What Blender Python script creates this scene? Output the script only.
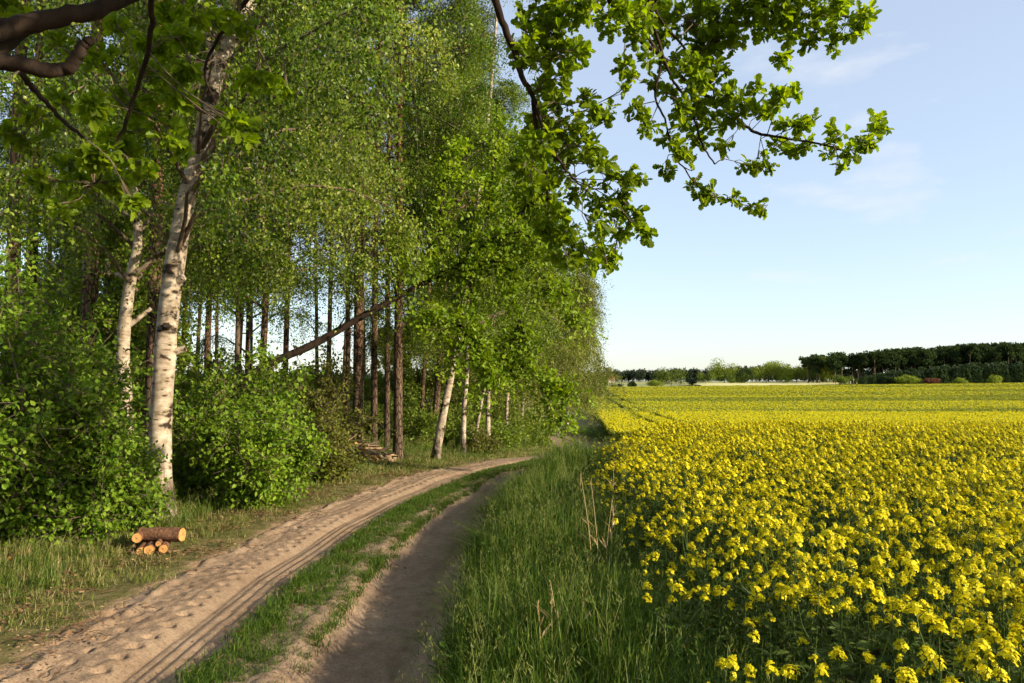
import bpy, math
import numpy as np
from mathutils import Vector, Matrix, Euler

for o in list(bpy.data.objects):
    bpy.data.objects.remove(o)
scene = bpy.context.scene
COL = scene.collection
R = math.radians

# ------------------------------------------------------------------ camera, sky, sun, exposure
CAM_H, FPX, PITCH = 1.8, 768.0, R(3.24)
cam_d = bpy.data.cameras.new('camera')
cam_d.sensor_width = 36.0
cam_d.lens = 27.0
cam_d.clip_start = 0.05
cam_d.clip_end = 4000
cam = bpy.data.objects.new('camera', cam_d)
cam.location = (0, 0, CAM_H)
cam.rotation_euler = (R(90) + PITCH, 0, 0)
COL.objects.link(cam)
scene.camera = cam

SUN_EL, SUN_AZ = R(20.5), R(115)          # azimuth measured clockwise from +Y (the view direction)
world = bpy.data.worlds.new('World')
scene.world = world
world.use_nodes = True
wn, wl = world.node_tree.nodes, world.node_tree.links
wn.clear()
w_out = wn.new('ShaderNodeOutputWorld')
w_bg = wn.new('ShaderNodeBackground')
w_bg.inputs['Strength'].default_value = 0.125
sky = wn.new('ShaderNodeTexSky')
sky.sky_type = 'NISHITA'
sky.sun_disc = False
sky.sun_elevation = SUN_EL
sky.sun_rotation = SUN_AZ
sky.altitude = 100
sky.air_density = 1.0
sky.dust_density = 0.8
sky.ozone_density = 2.6
# thin wisps of cloud
tc = wn.new('ShaderNodeTexCoord')
mp = wn.new('ShaderNodeMapping')
mp.inputs['Scale'].default_value = (1.0, 1.0, 3.2)
mp.inputs['Location'].default_value = (0.35, 0.0, 0.62)
nz = wn.new('ShaderNodeTexNoise')
nz.inputs['Scale'].default_value = 3.6
nz.inputs['Detail'].default_value = 7
nz.inputs['Roughness'].default_value = 0.55
cr = wn.new('ShaderNodeValToRGB')
cr.color_ramp.elements[0].position = 0.55
cr.color_ramp.elements[0].color = (.40, .40, .40, 1)      # a thin even veil of high cloud
cr.color_ramp.elements[1].position = 0.70
cr.color_ramp.elements[1].color = (0.85, 0.85, 0.85, 1)
veil = wn.new('ShaderNodeRGB'); veil.outputs[0].default_value = (3.5, 3.6, 3.75, 1)
mixc = wn.new('ShaderNodeMix'); mixc.data_type = 'RGBA'
wl.new(tc.outputs['Generated'], mp.inputs['Vector'])
wl.new(mp.outputs['Vector'], nz.inputs['Vector'])
wl.new(nz.outputs['Fac'], cr.inputs['Fac'])
wl.new(cr.outputs['Color'], mixc.inputs['Factor'])
wl.new(sky.outputs['Color'], mixc.inputs['A'])
wl.new(veil.outputs[0], mixc.inputs['B'])
wl.new(mixc.outputs['Result'], w_bg.inputs['Color'])
wl.new(w_bg.outputs['Background'], w_out.inputs['Surface'])

sun_d = bpy.data.lights.new('sun', 'SUN')
sun_d.energy = 4.9
sun_d.angle = R(0.6)
sun_d.color = (1.0, 0.86, 0.64)
sun = bpy.data.objects.new('sun', sun_d)
sdir = Vector((math.sin(SUN_AZ) * math.cos(SUN_EL), math.cos(SUN_AZ) * math.cos(SUN_EL), math.sin(SUN_EL)))
sun.rotation_euler = sdir.to_track_quat('Z', 'Y').to_euler()
sun.location = (30, -8, 20)
COL.objects.link(sun)

vs = scene.view_settings
vs.view_transform = 'Standard'
vs.look = 'None'
vs.gamma = 1.0
vs.use_curve_mapping = False
vs.exposure = 1.1
scene.cycles.max_bounces = 4
scene.cycles.diffuse_bounces = 2
scene.cycles.glossy_bounces = 2
scene.cycles.transmission_bounces = 3
scene.cycles.transparent_max_bounces = 4
scene.cycles.use_adaptive_sampling = True
scene.cycles.adaptive_threshold = 0.04
scene.cycles.caustics_reflective = False
scene.cycles.caustics_refractive = False


def W(px, py, Y):
    """a point of the place seen at picture position (px, py) that stands Y metres ahead"""
    u, v = (px - 512) / FPX, (341.5 - py) / FPX
    dy = math.cos(PITCH) - v * math.sin(PITCH)
    dz = math.sin(PITCH) + v * math.cos(PITCH)
    k = Y / dy
    return np.array([u * k, Y, CAM_H + dz * k])


# ------------------------------------------------------------------ terrain functions
def sstep(a, b, x):
    t = np.clip((np.asarray(x, float) - a) / (b - a), 0, 1)
    return t * t * (3 - 2 * t)


TRACK = np.array([(-10, -1.85), (2, -1.80), (5, -1.75), (8, -1.70), (10, -1.58), (12, -1.34), (14.5, -0.84), (17, -0.05),
                  (20, 1.15), (24, 2.45), (30, 3.5), (38, 4.05), (46, 3.95), (54, 3.1), (62, 2.1), (75, 1.0), (95, 0.0), (140, -6)])
EDGE = np.array([(-10, 1.08), (2, 1.06), (5, 1.04), (10, 1.16), (14, 1.7), (18, 2.9), (22, 4.2), (30, 5.3), (46, 6.1), (60, 7.4),
                 (100, 10.5), (200, 19.5), (300, 29)])


def smooth_interp(tab, y):
    y = np.asarray(y, float)
    out = np.zeros_like(y)
    for d, w in ((-1.2, .25), (0, .5), (1.2, .25)):
        out += w * np.interp(y + d, tab[:, 0], tab[:, 1])
    return out


def track_x(y):
    return smooth_interp(TRACK, y)


def edge_x(y):
    return smooth_interp(EDGE, y)


def track_u(x, y):
    s = (track_x(np.asarray(y) + .3) - track_x(np.asarray(y) - .3)) / .6
    return (x - track_x(y)) / np.sqrt(1 + s * s)


def wob(x, y, s, seed=0):
    """cheap smooth noise -1..1"""
    a = seed * 1.7
    return (np.sin(x * s * 1.3 + 1.1 * np.sin(y * s * .9 + a) + a) + np.sin(y * s * 1.7 + 1.3 * np.sin(x * s * 1.1 + 2 * a) + 3 * a)
            + np.sin((x + y) * s * 2.3 + a * 5) * .5) / 2.5


def zbase(x, y):
    x = np.asarray(x, float); y = np.asarray(y, float)
    z = -1.6 * sstep(14, 46, y) - .1 * sstep(46, 62, y) + 1.3 * sstep(62, 320, y)
    z = z + np.clip(x, -60, 400) / 190 * 2.0 * sstep(60, 300, y)
    z = z + 3.0 * sstep(330, 700, y) + 1.5 * sstep(300, 331, y) * sstep(55, 85, x) * sstep(175, 135, x)
    z = z + .12 * sstep(-.75, -.2, x) * sstep(1.6, .6, x) * sstep(18, 13, y)
    z = z + .20 * np.exp(-((x - 1.1) / .85) ** 2 - ((y - 15.6) / 2.0) ** 2)
    z = z + .25 * sstep(-4, -9, x) * sstep(30, 8, y)
    z = z + .03 * wob(x, y, .8) * sstep(60, 20, y) + .25 * wob(x, y, .035, 3) * sstep(40, 140, y)
    return z


def zground(x, y):
    x = np.asarray(x, float); y = np.asarray(y, float)
    u = track_u(x, y)
    z = zbase(x, y) + .015 * wob(x, y, 5, 2) * sstep(40, 10, y)
    return z - .22 * sstep(1.35, 1.1, np.abs(u)) * (y < 98)


# ------------------------------------------------------------------ mesh helpers
class Geo:
    def __init__(self):
        self.V = []; self.L = []; self.S = []; self.M = []; self.T = []; self.n = 0; self.smooth = []

    def add(self, V, F, mat=0, tint=None, smooth=False):
        V = np.asarray(V, float).reshape(-1, 3); F = np.asarray(F, int)
        self.V.append(V); self.L.append((F + self.n).ravel()); self.S.append(np.full(len(F), F.shape[1]))
        self.M.append(np.full(len(F), mat))
        self.T.append(np.full(len(F), .5) if tint is None else np.broadcast_to(tint, (len(F),)).astype(float))
        self.smooth.append(np.full(len(F), smooth))
        self.n += len(V)
        return self

    def merge(self, g, M=None, mat_off=0):
        off = self.n
        for V, L, S, m, T, s in zip(g.V, g.L, g.S, g.M, g.T, g.smooth):
            if M is not None:
                V = V @ M[:3, :3].T + M[:3, 3]
            self.V.append(V); self.L.append(L + off); self.S.append(S); self.M.append(m + mat_off); self.T.append(T); self.smooth.append(s)
            self.n += len(V)
        return self

    def mesh(self, name, mats):
        me = bpy.data.meshes.new(name)
        if not self.V:
            return me
        V = np.concatenate(self.V); L = np.concatenate(self.L); S = np.concatenate(self.S)
        me.vertices.add(len(V)); me.vertices.foreach_set('co', V.astype(np.float32).ravel())
        me.loops.add(len(L)); me.loops.foreach_set('vertex_index', L.astype(np.int32))
        me.polygons.add(len(S))
        st = np.concatenate([[0], np.cumsum(S)[:-1]])
        me.polygons.foreach_set('loop_start', st.astype(np.int32))
        me.polygons.foreach_set('loop_total', S.astype(np.int32))
        me.polygons.foreach_set('material_index', np.concatenate(self.M).astype(np.int32))
        me.polygons.foreach_set('use_smooth', np.concatenate(self.smooth).astype(bool))
        a = me.attributes.new('tint', 'FLOAT', 'FACE')
        a.data.foreach_set('value', np.concatenate(self.T).astype(np.float32))
        for m in (mats if isinstance(mats, (list, tuple)) else [mats]):
            me.materials.append(m)
        me.update(calc_edges=True)
        return me


def link(name, data, parent=None, loc=None, rot=None, scale=None):
    o = bpy.data.objects.new(name, data)
    COL.objects.link(o)
    if parent is not None:
        o.parent = parent
    if loc is not None:
        o.location = loc
    if rot is not None:
        o.rotation_euler = rot
    if scale is not None:
        o.scale = scale if hasattr(scale, '__len__') else (scale,) * 3
    return o


def tag(o, label=None, cat=None, group=None, kind=None):
    if label: o['label'] = label
    if cat: o['category'] = cat
    if group: o['group'] = group
    if kind: o['kind'] = kind
    return o


def thing(name, label, cat, loc=(0, 0, 0), rotz=0, group=None, scale=None):
    return tag(link(name, None, None, loc, (0, 0, rotz), scale), label, cat, group)


def unit(v):
    return v / np.maximum(np.linalg.norm(v, axis=-1, keepdims=True), 1e-9)


def catmull(P, n):
    """resample control points (k, d) smoothly into n points"""
    P = np.asarray(P, float)
    Q = np.vstack([2 * P[0] - P[1], P, 2 * P[-1] - P[-2]])
    t = np.linspace(0, len(P) - 1 - 1e-6, n)
    i = t.astype(int); f = (t - i)[:, None]
    p0, p1, p2, p3 = Q[i], Q[i + 1], Q[i + 2], Q[i + 3]
    return .5 * (2 * p1 + (p2 - p0) * f + (2 * p0 - 5 * p1 + 4 * p2 - p3) * f ** 2 + (3 * p1 - p0 - 3 * p2 + p3) * f ** 3)


def tubes(geo, P, rad, n=5, mat=0, tint=None, rough=None, caps=False):
    """P (M,K,3) polylines, rad (M,K) radii"""
    P = np.asarray(P, float)
    if P.ndim == 2: P = P[None]
    rad = np.broadcast_to(rad, P.shape[:2])
    M, K, _ = P.shape
    T = unit(np.gradient(P, axis=1))
    mean = unit(T.mean(axis=1))
    ref = np.where(np.abs(mean[:, 2:3]) > .7, np.array([[1., 0, 0]]), np.array([[0, 0, 1.]]))
    A = unit(np.cross(T, ref[:, None, :])); B = np.cross(T, A)
    a = np.linspace(0, 2 * np.pi, n, endpoint=False)
    r = rad[:, :, None] * (np.ones(n) if rough is None else rough)
    V = P[:, :, None, :] + r[..., None] * (np.cos(a)[None, None, :, None] * A[:, :, None, :] + np.sin(a)[None, None, :, None] * B[:, :, None, :])
    idx = np.arange(M * K * n).reshape(M, K, n)
    j = (np.arange(n) + 1) % n
    F = np.stack([idx[:, :-1, :], idx[:, :-1, j], idx[:, 1:, j], idx[:, 1:, :]], -1).reshape(-1, 4)
    t = None
    if tint is not None:
        t = np.repeat(np.broadcast_to(tint, (M,)), (K - 1) * n)
    geo.add(V, F, mat, t, smooth=n > 3)
    if caps:
        for e in (0, K - 1):
            geo.add(V[:, e].reshape(-1, 3), np.arange(M * n).reshape(M, n), mat)
    return geo


# leaf outlines: x across, y along, z up; faces
TM_DIAMOND = (np.array([(0, 0, 0), (.36, .42, .05), (0, 1, 0), (-.36, .42, .05)]), [np.array([(0, 1, 2, 3)])])
TM_NARROW = (TM_DIAMOND[0] * (.22, 1, 1), TM_DIAMOND[1])
TM_OVATE = (np.array([(0, 0, 0), (.30, .28, .07), (.27, .62, .06), (0, 1, -.05), (-.27, .62, .06), (-.30, .28, .07)]),
            [np.array([(0, 1, 2, 3), (0, 3, 4, 5)])])
_oakr = [(0, 0), (.06, .12), (.16, .2), (.13, .3), (.27, .4), (.21, .5), (.36, .62), (.29, .72), (.33, .84), (.18, .93), (0, 1)]
_ov = [(0, y, -.02) for x, y in (_oakr[0], _oakr[-1])]
TM_OAK = (np.array([(0, 0, 0), (.06, .12, .02), (.17, .22, .05), (.13, .32, .03), (.29, .42, .08), (.22, .53, .05), (.37, .66, .08), (.27, .75, .05),
                    (.28, .88, .04), (.12, .97, 0), (0, 1, -.03), (-.12, .97, 0), (-.28, .88, .04), (-.27, .75, .05), (-.37, .66, .08), (-.22, .53, .05),
                    (-.29, .42, .08), (-.13, .32, .03), (-.17, .22, .05), (-.06, .12, .02)]),
          [np.array([tuple(range(0, 11)), (0,) + tuple(range(10, 20))])])
TM_OAKLOW = (np.array([(0, 0, 0), (.2, .25, .05), (.13, .36, .02), (.36, .62, .08), (.25, .9, .03), (0, 1, -.03), (-.25, .9, .03), (-.36, .62, .08), (-.13, .36, .02), (-.2, .25, .05)]),
             [np.array([(0, 1, 2, 3, 4, 5), (0, 5, 6, 7, 8, 9)])])
TM_OAK = (TM_OAK[0] * (.86, 1, 1.6), TM_OAK[1])
_tv, _tf = [], []
for _k in range(7):
    _a = _k * 2.4; _e = .25 + .13 * _k
    _d = np.array([math.cos(_a) * math.cos(_e), math.sin(_e), math.sin(_a) * math.cos(_e)])
    _s = unit(np.cross(_d, (.3, .5, .8))) * .045
    _b = len(_tv); _tv += [-_s, _s, _d + _s * .3, _d - _s * .3]; _tf.append((_b, _b + 1, _b + 2, _b + 3))
TM_TUFT = (np.array(_tv), [np.array(_tf)])


def leaves(geo, tm, pos, axis, nrm, size, tint, mat=0):
    V0, faces = tm
    pos = np.asarray(pos, float); N = len(pos)
    if N == 0: return geo
    Y = unit(np.asarray(axis, float)); X = unit(np.cross(Y, nrm)); Z = np.cross(X, Y)
    s = np.broadcast_to(size, (N,))[:, None, None]
    V = pos[:, None, :] + s * (V0[None, :, 0:1] * X[:, None, :] + V0[None, :, 1:2] * Y[:, None, :] + V0[None, :, 2:3] * Z[:, None, :])
    k = len(V0)
    off = (np.arange(N) * k)[:, None, None]
    first = True
    for F in faces:
        FF = (F[None] + off).reshape(-1, F.shape[1])
        t = np.repeat(np.broadcast_to(tint, (N,)), len(F))
        if first:
            geo.add(V, FF, mat, t); first = False
        else:
            geo.L.append((FF + geo.n - N * k).ravel()); geo.S.append(np.full(len(FF), FF.shape[1])); geo.M.append(np.full(len(FF), mat)); geo.T.append(t); geo.smooth.append(np.full(len(FF), False)); geo.V.append(np.zeros((0, 3)))
    return geo


def rdir(rng, n):
    return unit(rng.normal(size=(n, 3)))


# ------------------------------------------------------------------ materials
def nodes_of(name):
    m = bpy.data.materials.new(name); m.use_nodes = True
    nt = m.node_tree; nt.nodes.clear()
    return m, nt.nodes, nt.links


def ramp(N, stops):
    r = N.new('ShaderNodeValToRGB')
    e = r.color_ramp.elements
    while len(e) < len(stops): e.new(.5)
    for q, (p, c) in zip(e, stops):
        q.position = p; q.color = (*c, 1) if len(c) == 3 else c
    return r


def leaf_mat(name, stops, trans=.4, tcol=(1.25, 1.2, .55), rough=.5, spec=.2, noise=None):
    m, N, Lk = nodes_of(name)
    out = N.new('ShaderNodeOutputMaterial')
    at = N.new('ShaderNodeAttribute'); at.attribute_name = 'tint'
    rp = ramp(N, stops)
    Lk.new(at.outputs['Fac'], rp.inputs['Fac'])
    col = rp.outputs['Color']
    if noise:
        t = N.new('ShaderNodeTexCoord'); nn = N.new('ShaderNodeTexNoise'); nn.inputs['Scale'].default_value = noise
        nn.inputs['Detail'].default_value = 3
        Lk.new(t.outputs['Object'], nn.inputs['Vector'])
        r2 = ramp(N, [(.3, (.72, .72, .72)), (.7, (1.25, 1.25, 1.2))])
        Lk.new(nn.outputs['Fac'], r2.inputs['Fac'])
        mx = N.new('ShaderNodeMix'); mx.data_type = 'RGBA'; mx.blend_type = 'MULTIPLY'; mx.inputs['Factor'].default_value = 1
        Lk.new(col, mx.inputs['A']); Lk.new(r2.outputs['Color'], mx.inputs['B'])
        col = mx.outputs['Result']
    p = N.new('ShaderNodeBsdfPrincipled'); p.inputs['Roughness'].default_value = rough
    p.inputs['Specular IOR Level'].default_value = spec
    Lk.new(col, p.inputs['Base Color'])
    tr = N.new('ShaderNodeBsdfTranslucent')
    m2 = N.new('ShaderNodeMix'); m2.data_type = 'RGBA'; m2.blend_type = 'MULTIPLY'; m2.inputs['Factor'].default_value = 1
    m2.inputs['B'].default_value = (*tcol, 1)
    Lk.new(col, m2.inputs['A']); Lk.new(m2.outputs['Result'], tr.inputs['Color'])
    ms = N.new('ShaderNodeMixShader'); ms.inputs['Fac'].default_value = trans
    Lk.new(p.outputs['BSDF'], ms.inputs[1]); Lk.new(tr.outputs['BSDF'], ms.inputs[2])
    Lk.new(ms.outputs['Shader'], out.inputs['Surface'])
    return m


def rough_mat(name, layers, rough=.9, bump=None, coords='Object', spec=.15):
    """layers: [(scale vec, noise scale, stops)] multiplied together; bump (scale vec, noise scale, strength, distance)"""
    m, N, Lk = nodes_of(name)
    out = N.new('ShaderNodeOutputMaterial'); p = N.new('ShaderNodeBsdfPrincipled')
    p.inputs['Roughness'].default_value = rough; p.inputs['Specular IOR Level'].default_value = spec
    tcn = N.new('ShaderNodeTexCoord')
    col = None
    for sc, ns, stops in layers:
        mpn = N.new('ShaderNodeMapping'); mpn.inputs['Scale'].default_value = sc
        n = N.new('ShaderNodeTexNoise'); n.inputs['Scale'].default_value = ns; n.inputs['Detail'].default_value = 6; n.inputs['Roughness'].default_value = .62
        Lk.new(tcn.outputs[coords], mpn.inputs['Vector']); Lk.new(mpn.outputs['Vector'], n.inputs['Vector'])
        r = ramp(N, stops); Lk.new(n.outputs['Fac'], r.inputs['Fac'])
        if col is None:
            col = r.outputs['Color']
        else:
            mx = N.new('ShaderNodeMix'); mx.data_type = 'RGBA'; mx.blend_type = 'MULTIPLY'; mx.inputs['Factor'].default_value = 1
            Lk.new(col, mx.inputs['A']); Lk.new(r.outputs['Color'], mx.inputs['B']); col = mx.outputs['Result']
    Lk.new(col, p.inputs['Base Color'])
    if bump:
        sc, ns, st, dist = bump
        mpn = N.new('ShaderNodeMapping'); mpn.inputs['Scale'].default_value = sc
        n = N.new('ShaderNodeTexNoise'); n.inputs['Scale'].default_value = ns; n.inputs['Detail'].default_value = 8; n.inputs['Roughness'].default_value = .65
        b = N.new('ShaderNodeBump'); b.inputs['Strength'].default_value = st; b.inputs['Distance'].default_value = dist
        Lk.new(tcn.outputs[coords], mpn.inputs['Vector']); Lk.new(mpn.outputs['Vector'], n.inputs['Vector'])
        Lk.new(n.outputs['Fac'], b.inputs['Height']); Lk.new(b.outputs['Normal'], p.inputs['Normal'])
    Lk.new(p.outputs['BSDF'], out.inputs['Surface'])
    m['col'] = 1
    return m


def birch_bark():
    m, N, Lk = nodes_of('birch_bark')
    out = N.new('ShaderNodeOutputMaterial'); p = N.new('ShaderNodeBsdfPrincipled')
    p.inputs['Roughness'].default_value = .75; p.inputs['Specular IOR Level'].default_value = .2
    t = N.new('ShaderNodeTexCoord')

    def noise(sc, s, det=5):
        mpn = N.new('ShaderNodeMapping'); mpn.inputs['Scale'].default_value = sc
        n = N.new('ShaderNodeTexNoise'); n.inputs['Scale'].default_value = s; n.inputs['Detail'].default_value = det
        n.inputs['Roughness'].default_value = .6
        Lk.new(t.outputs['Object'], mpn.inputs['Vector']); Lk.new(mpn.outputs['Vector'], n.inputs['Vector'])
        return n

    def times(a, b):
        mx = N.new('ShaderNodeMix'); mx.data_type = 'RGBA'; mx.blend_type = 'MULTIPLY'; mx.inputs['Factor'].default_value = 1
        Lk.new(a, mx.inputs['A']); Lk.new(b, mx.inputs['B']); return mx.outputs['Result']
    n1 = noise((1, 1, 1), 4); r1 = ramp(N, [(.3, (.27, .215, .155)), (.7, (.52, .44, .34))]); Lk.new(n1.outputs['Fac'], r1.inputs['Fac'])
    n2 = noise((1, 1, 2.6), 7, 8); r2 = ramp(N, [(.33, (.12, .09, .07)), (.40, (.7, .66, .6)), (.6, (1, 1, 1))]); Lk.new(n2.outputs['Fac'], r2.inputs['Fac'])
    n3 = noise((1, 1, 1.9), 2.7, 7); r3 = ramp(N, [(.395, (.07, .055, .045)), (.44, (.75, .72, .68)), (.54, (1, 1, 1))]); Lk.new(n3.outputs['Fac'], r3.inputs['Fac'])
    # rough dark plates towards the foot of the trunk (the bark itself is dark there)
    sx = N.new('ShaderNodeSeparateXYZ'); Lk.new(t.outputs['Object'], sx.inputs[0])
    n4 = noise((2.2, 2.2, .7), 5)
    ad = N.new('ShaderNodeMath'); ad.operation = 'MULTIPLY_ADD'; ad.inputs[1].default_value = 2.6
    Lk.new(n4.outputs['Fac'], ad.inputs[0]); Lk.new(sx.outputs['Z'], ad.inputs[2])
    r4 = ramp(N, [(.36, (.10, .08, .065)), (.52, (1, 1, 1))])
    dv = N.new('ShaderNodeMath'); dv.operation = 'MULTIPLY'; dv.inputs[1].default_value = .25
    Lk.new(ad.outputs[0], dv.inputs[0]); Lk.new(dv.outputs[0], r4.inputs['Fac'])
    c = times(times(times(r1.outputs['Color'], r2.outputs['Color']), r3.outputs['Color']), r4.outputs['Color'])
    Lk.new(c, p.inputs['Base Color'])
    b = N.new('ShaderNodeBump'); b.inputs['Strength'].default_value = .6; b.inputs['Distance'].default_value = .02
    Lk.new(n2.outputs['Fac'], b.inputs['Height']); Lk.new(b.outputs['Normal'], p.inputs['Normal'])
    Lk.new(p.outputs['BSDF'], out.inputs['Surface'])
    return m


def pine_bark():
    m, N, Lk = nodes_of('pine_bark')
    out = N.new('ShaderNodeOutputMaterial'); p = N.new('ShaderNodeBsdfPrincipled')
    p.inputs['Roughness'].default_value = .9; p.inputs['Specular IOR Level'].default_value = .1
    t = N.new('ShaderNodeTexCoord')
    mpn = N.new('ShaderNodeMapping'); mpn.inputs['Scale'].default_value = (1, 1, .33)
    Lk.new(t.outputs['Object'], mpn.inputs['Vector'])
    vo = N.new('ShaderNodeTexVoronoi'); vo.inputs['Scale'].default_value = 13; vo.feature = 'DISTANCE_TO_EDGE'
    nn = N.new('ShaderNodeTexNoise'); nn.inputs['Scale'].default_value = 9; nn.inputs['Detail'].default_value = 5
    Lk.new(mpn.outputs['Vector'], vo.inputs['Vector']); Lk.new(mpn.outputs['Vector'], nn.inputs['Vector'])
    sx = N.new('ShaderNodeSeparateXYZ'); Lk.new(t.outputs['Object'], sx.inputs[0])
    dv = N.new('ShaderNodeMath'); dv.operation = 'MULTIPLY'; dv.inputs[1].default_value = .1
    Lk.new(sx.outputs['Z'], dv.inputs[0])
    hr = ramp(N, [(.1, (.115, .082, .058)), (.45, (.17, .105, .064)), (.8, (.25, .13, .07))]); Lk.new(dv.outputs[0], hr.inputs['Fac'])
    r1 = ramp(N, [(.02, (.25, .22, .2)), (.12, (1, 1, 1))]); Lk.new(vo.outputs['Distance'], r1.inputs['Fac'])
    r2 = ramp(N, [(.3, (.55, .55, .55)), (.7, (1.2, 1.15, 1.1))]); Lk.new(nn.outputs['Fac'], r2.inputs['Fac'])
    c = hr.outputs['Color']
    for r in (r1, r2):
        mx = N.new('ShaderNodeMix'); mx.data_type = 'RGBA'; mx.blend_type = 'MULTIPLY'; mx.inputs['Factor'].default_value = 1
        Lk.new(c, mx.inputs['A']); Lk.new(r.outputs['Color'], mx.inputs['B']); c = mx.outputs['Result']
    Lk.new(c, p.inputs['Base Color'])
    b = N.new('ShaderNodeBump'); b.inputs['Strength'].default_value = .8; b.inputs['Distance'].default_value = .03
    Lk.new(r1.outputs['Color'], b.inputs['Height']); Lk.new(b.outputs['Normal'], p.inputs['Normal'])
    Lk.new(p.outputs['BSDF'], out.inputs['Surface'])
    return m


M_BIRCH = birch_bark()
M_PINE = pine_bark()
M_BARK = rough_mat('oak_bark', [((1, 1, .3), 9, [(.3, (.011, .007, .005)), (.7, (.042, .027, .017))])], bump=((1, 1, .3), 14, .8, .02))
M_TWIG = rough_mat('twig_bark', [((1, 1, 1), 8, [(.3, (.06, .045, .03)), (.7, (.15, .11, .075))])])
M_BIRCHTWIG = rough_mat('birch_twig_bark', [((1, 1, 1), 5, [(.3, (.06, .042, .03)), (.7, (.16, .115, .08))])])
M_LOGBARK = rough_mat('log_bark', [((1, 1, 1), 22, [(.3, (.06, .03, .018)), (.7, (.26, .13, .07))])], bump=((1, 1, 1), 30, .9, .02))
M_CUT = rough_mat('cut_wood', [((1, 1, 1), 14, [(.3, (.44, .20, .055)), (.7, (.60, .32, .10))])])
M_DEADWOOD = rough_mat('dead_wood', [((1, 1, 1), 7, [(.3, (.16, .10, .06)), (.7, (.42, .28, .16))])])
LG = lambda *c: c
M_LBIRCH = leaf_mat('birch_leaf', [(0, (.045, .09, .005)), (.45, (.115, .19, .009)), (.75, (.175, .25, .016)), (1, (.28, .33, .05))], trans=.45, rough=.4, spec=.26, noise=.35)
M_LBIRCH2 = leaf_mat('pale_birch_leaf', [(0, (.09, .12, .014)), (.5, (.16, .195, .022)), (1, (.26, .28, .06))], trans=.4, rough=.5, spec=.2, noise=.35)
M_LOAK = leaf_mat('oak_leaf', [(0, (.085, .15, .006)), (.5, (.147, .222, .010)), (1, (.21, .28, .015))], trans=.58, tcol=(1.85, 1.72, .3), noise=.5)
M_LOAK2 = leaf_mat('young_oak_leaf', [(0, (.095, .17, .007)), (.5, (.17, .26, .010)), (1, (.24, .31, .018))], trans=.45, tcol=(1.3, 1.25, .4), noise=.4)
M_LBUSH = leaf_mat('bush_leaf', [(0, (.055, .115, .006)), (.5, (.125, .215, .011)), (1, (.24, .32, .035))], trans=.42, rough=.5, spec=.2, noise=.8)
M_LBUSH2 = leaf_mat('bright_bush_leaf', [(0, (.08, .15, .008)), (.5, (.145, .235, .012)), (1, (.22, .30, .025))], trans=.4, noise=.8)
M_LOLIVE = leaf_mat('olive_sapling_leaf', [(0, (.075, .085, .012)), (.5, (.12, .135, .018)), (1, (.18, .17, .03))], trans=.4, noise=.6)
M_LUNDER = leaf_mat('undergrowth_leaf', [(0, (.08, .135, .012)), (.5, (.145, .215, .018)), (1, (.22, .27, .03))], trans=.4, noise=.4)
M_NEEDLE = leaf_mat('pine_needle', [(0, (.025, .042, .014)), (.5, (.045, .062, .02)), (1, (.075, .085, .03))], trans=.15, spec=.2, noise=.3)
M_BROWNNEEDLE = leaf_mat('brown_needle', [(0, (.10, .075, .03)), (1, (.17, .12, .05))], trans=.15, spec=.2)
M_GRASS = leaf_mat('grass_blade', [(0, (.035, .075, .006)), (.55, (.072, .13, .011)), (.85, (.15, .19, .035)), (1, (.32, .26, .12))], trans=.4, rough=.5, spec=.2)
M_GRASSDRY = leaf_mat('mixed_grass_blade', [(0, (.075, .11, .015)), (.5, (.13, .16, .025)), (.75, (.20, .19, .06)), (1, (.38, .29, .15))], trans=.3, rough=.5)
M_STRAW = leaf_mat('straw', [(0, (.36, .25, .11)), (1, (.50, .38, .19))], trans=.2, rough=.6)
M_PETAL = leaf_mat('rape_petal', [(0, (.60, .515, .004)), (.5, (.71, .63, .006)), (1, (.77, .71, .018))], trans=.42, tcol=(1.05, 1, .6), rough=.6, spec=.2)
M_RSTEM = leaf_mat('rape_stem', [(0, (.05, .088, .016)), (.5, (.08, .125, .024)), (1, (.12, .17, .035))], trans=.4, rough=.5)
M_FARRAPE = leaf_mat('far_rape_green', [(0, (.11, .145, .015)), (1, (.20, .22, .025))], trans=.35, rough=.6)
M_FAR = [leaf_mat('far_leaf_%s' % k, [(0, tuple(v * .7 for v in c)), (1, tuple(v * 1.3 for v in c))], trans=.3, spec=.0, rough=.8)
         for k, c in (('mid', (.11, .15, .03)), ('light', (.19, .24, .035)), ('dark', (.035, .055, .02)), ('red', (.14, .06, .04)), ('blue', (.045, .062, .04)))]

# ------------------------------------------------------------------ the setting: ground, track, field, far land


def axis(segs):
    out = [segs[0][0]]
    for a, b, st in segs:
        n = max(1, int(round((b - a) / st)))
        out += list(np.linspace(a, b, n + 1)[1:])
    return np.array(out)


def grid_mesh(name, xs, ys, z, mats, extra=None):
    X, Y = np.meshgrid(xs, ys)
    return grid_pts(name, X, Y, z(X, Y) if callable(z) else z, mats, extra)


def grid_pts(name, X, Y, Z, mats, extra=None):
    ny, nx = X.shape
    idx = np.arange(nx * ny).reshape(ny, nx)
    F = np.stack([idx[:-1, :-1], idx[:-1, 1:], idx[1:, 1:], idx[1:, :-1]], -1).reshape(-1, 4)
    g = Geo().add(np.stack([X, Y, Z], -1), F, smooth=True)
    me = g.mesh(name, mats)
    if extra:
        for k, v in extra.items():
            a = me.attributes.new(k, 'FLOAT', 'POINT'); a.data.foreach_set('value', np.asarray(v, np.float32).ravel())
    return me


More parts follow.
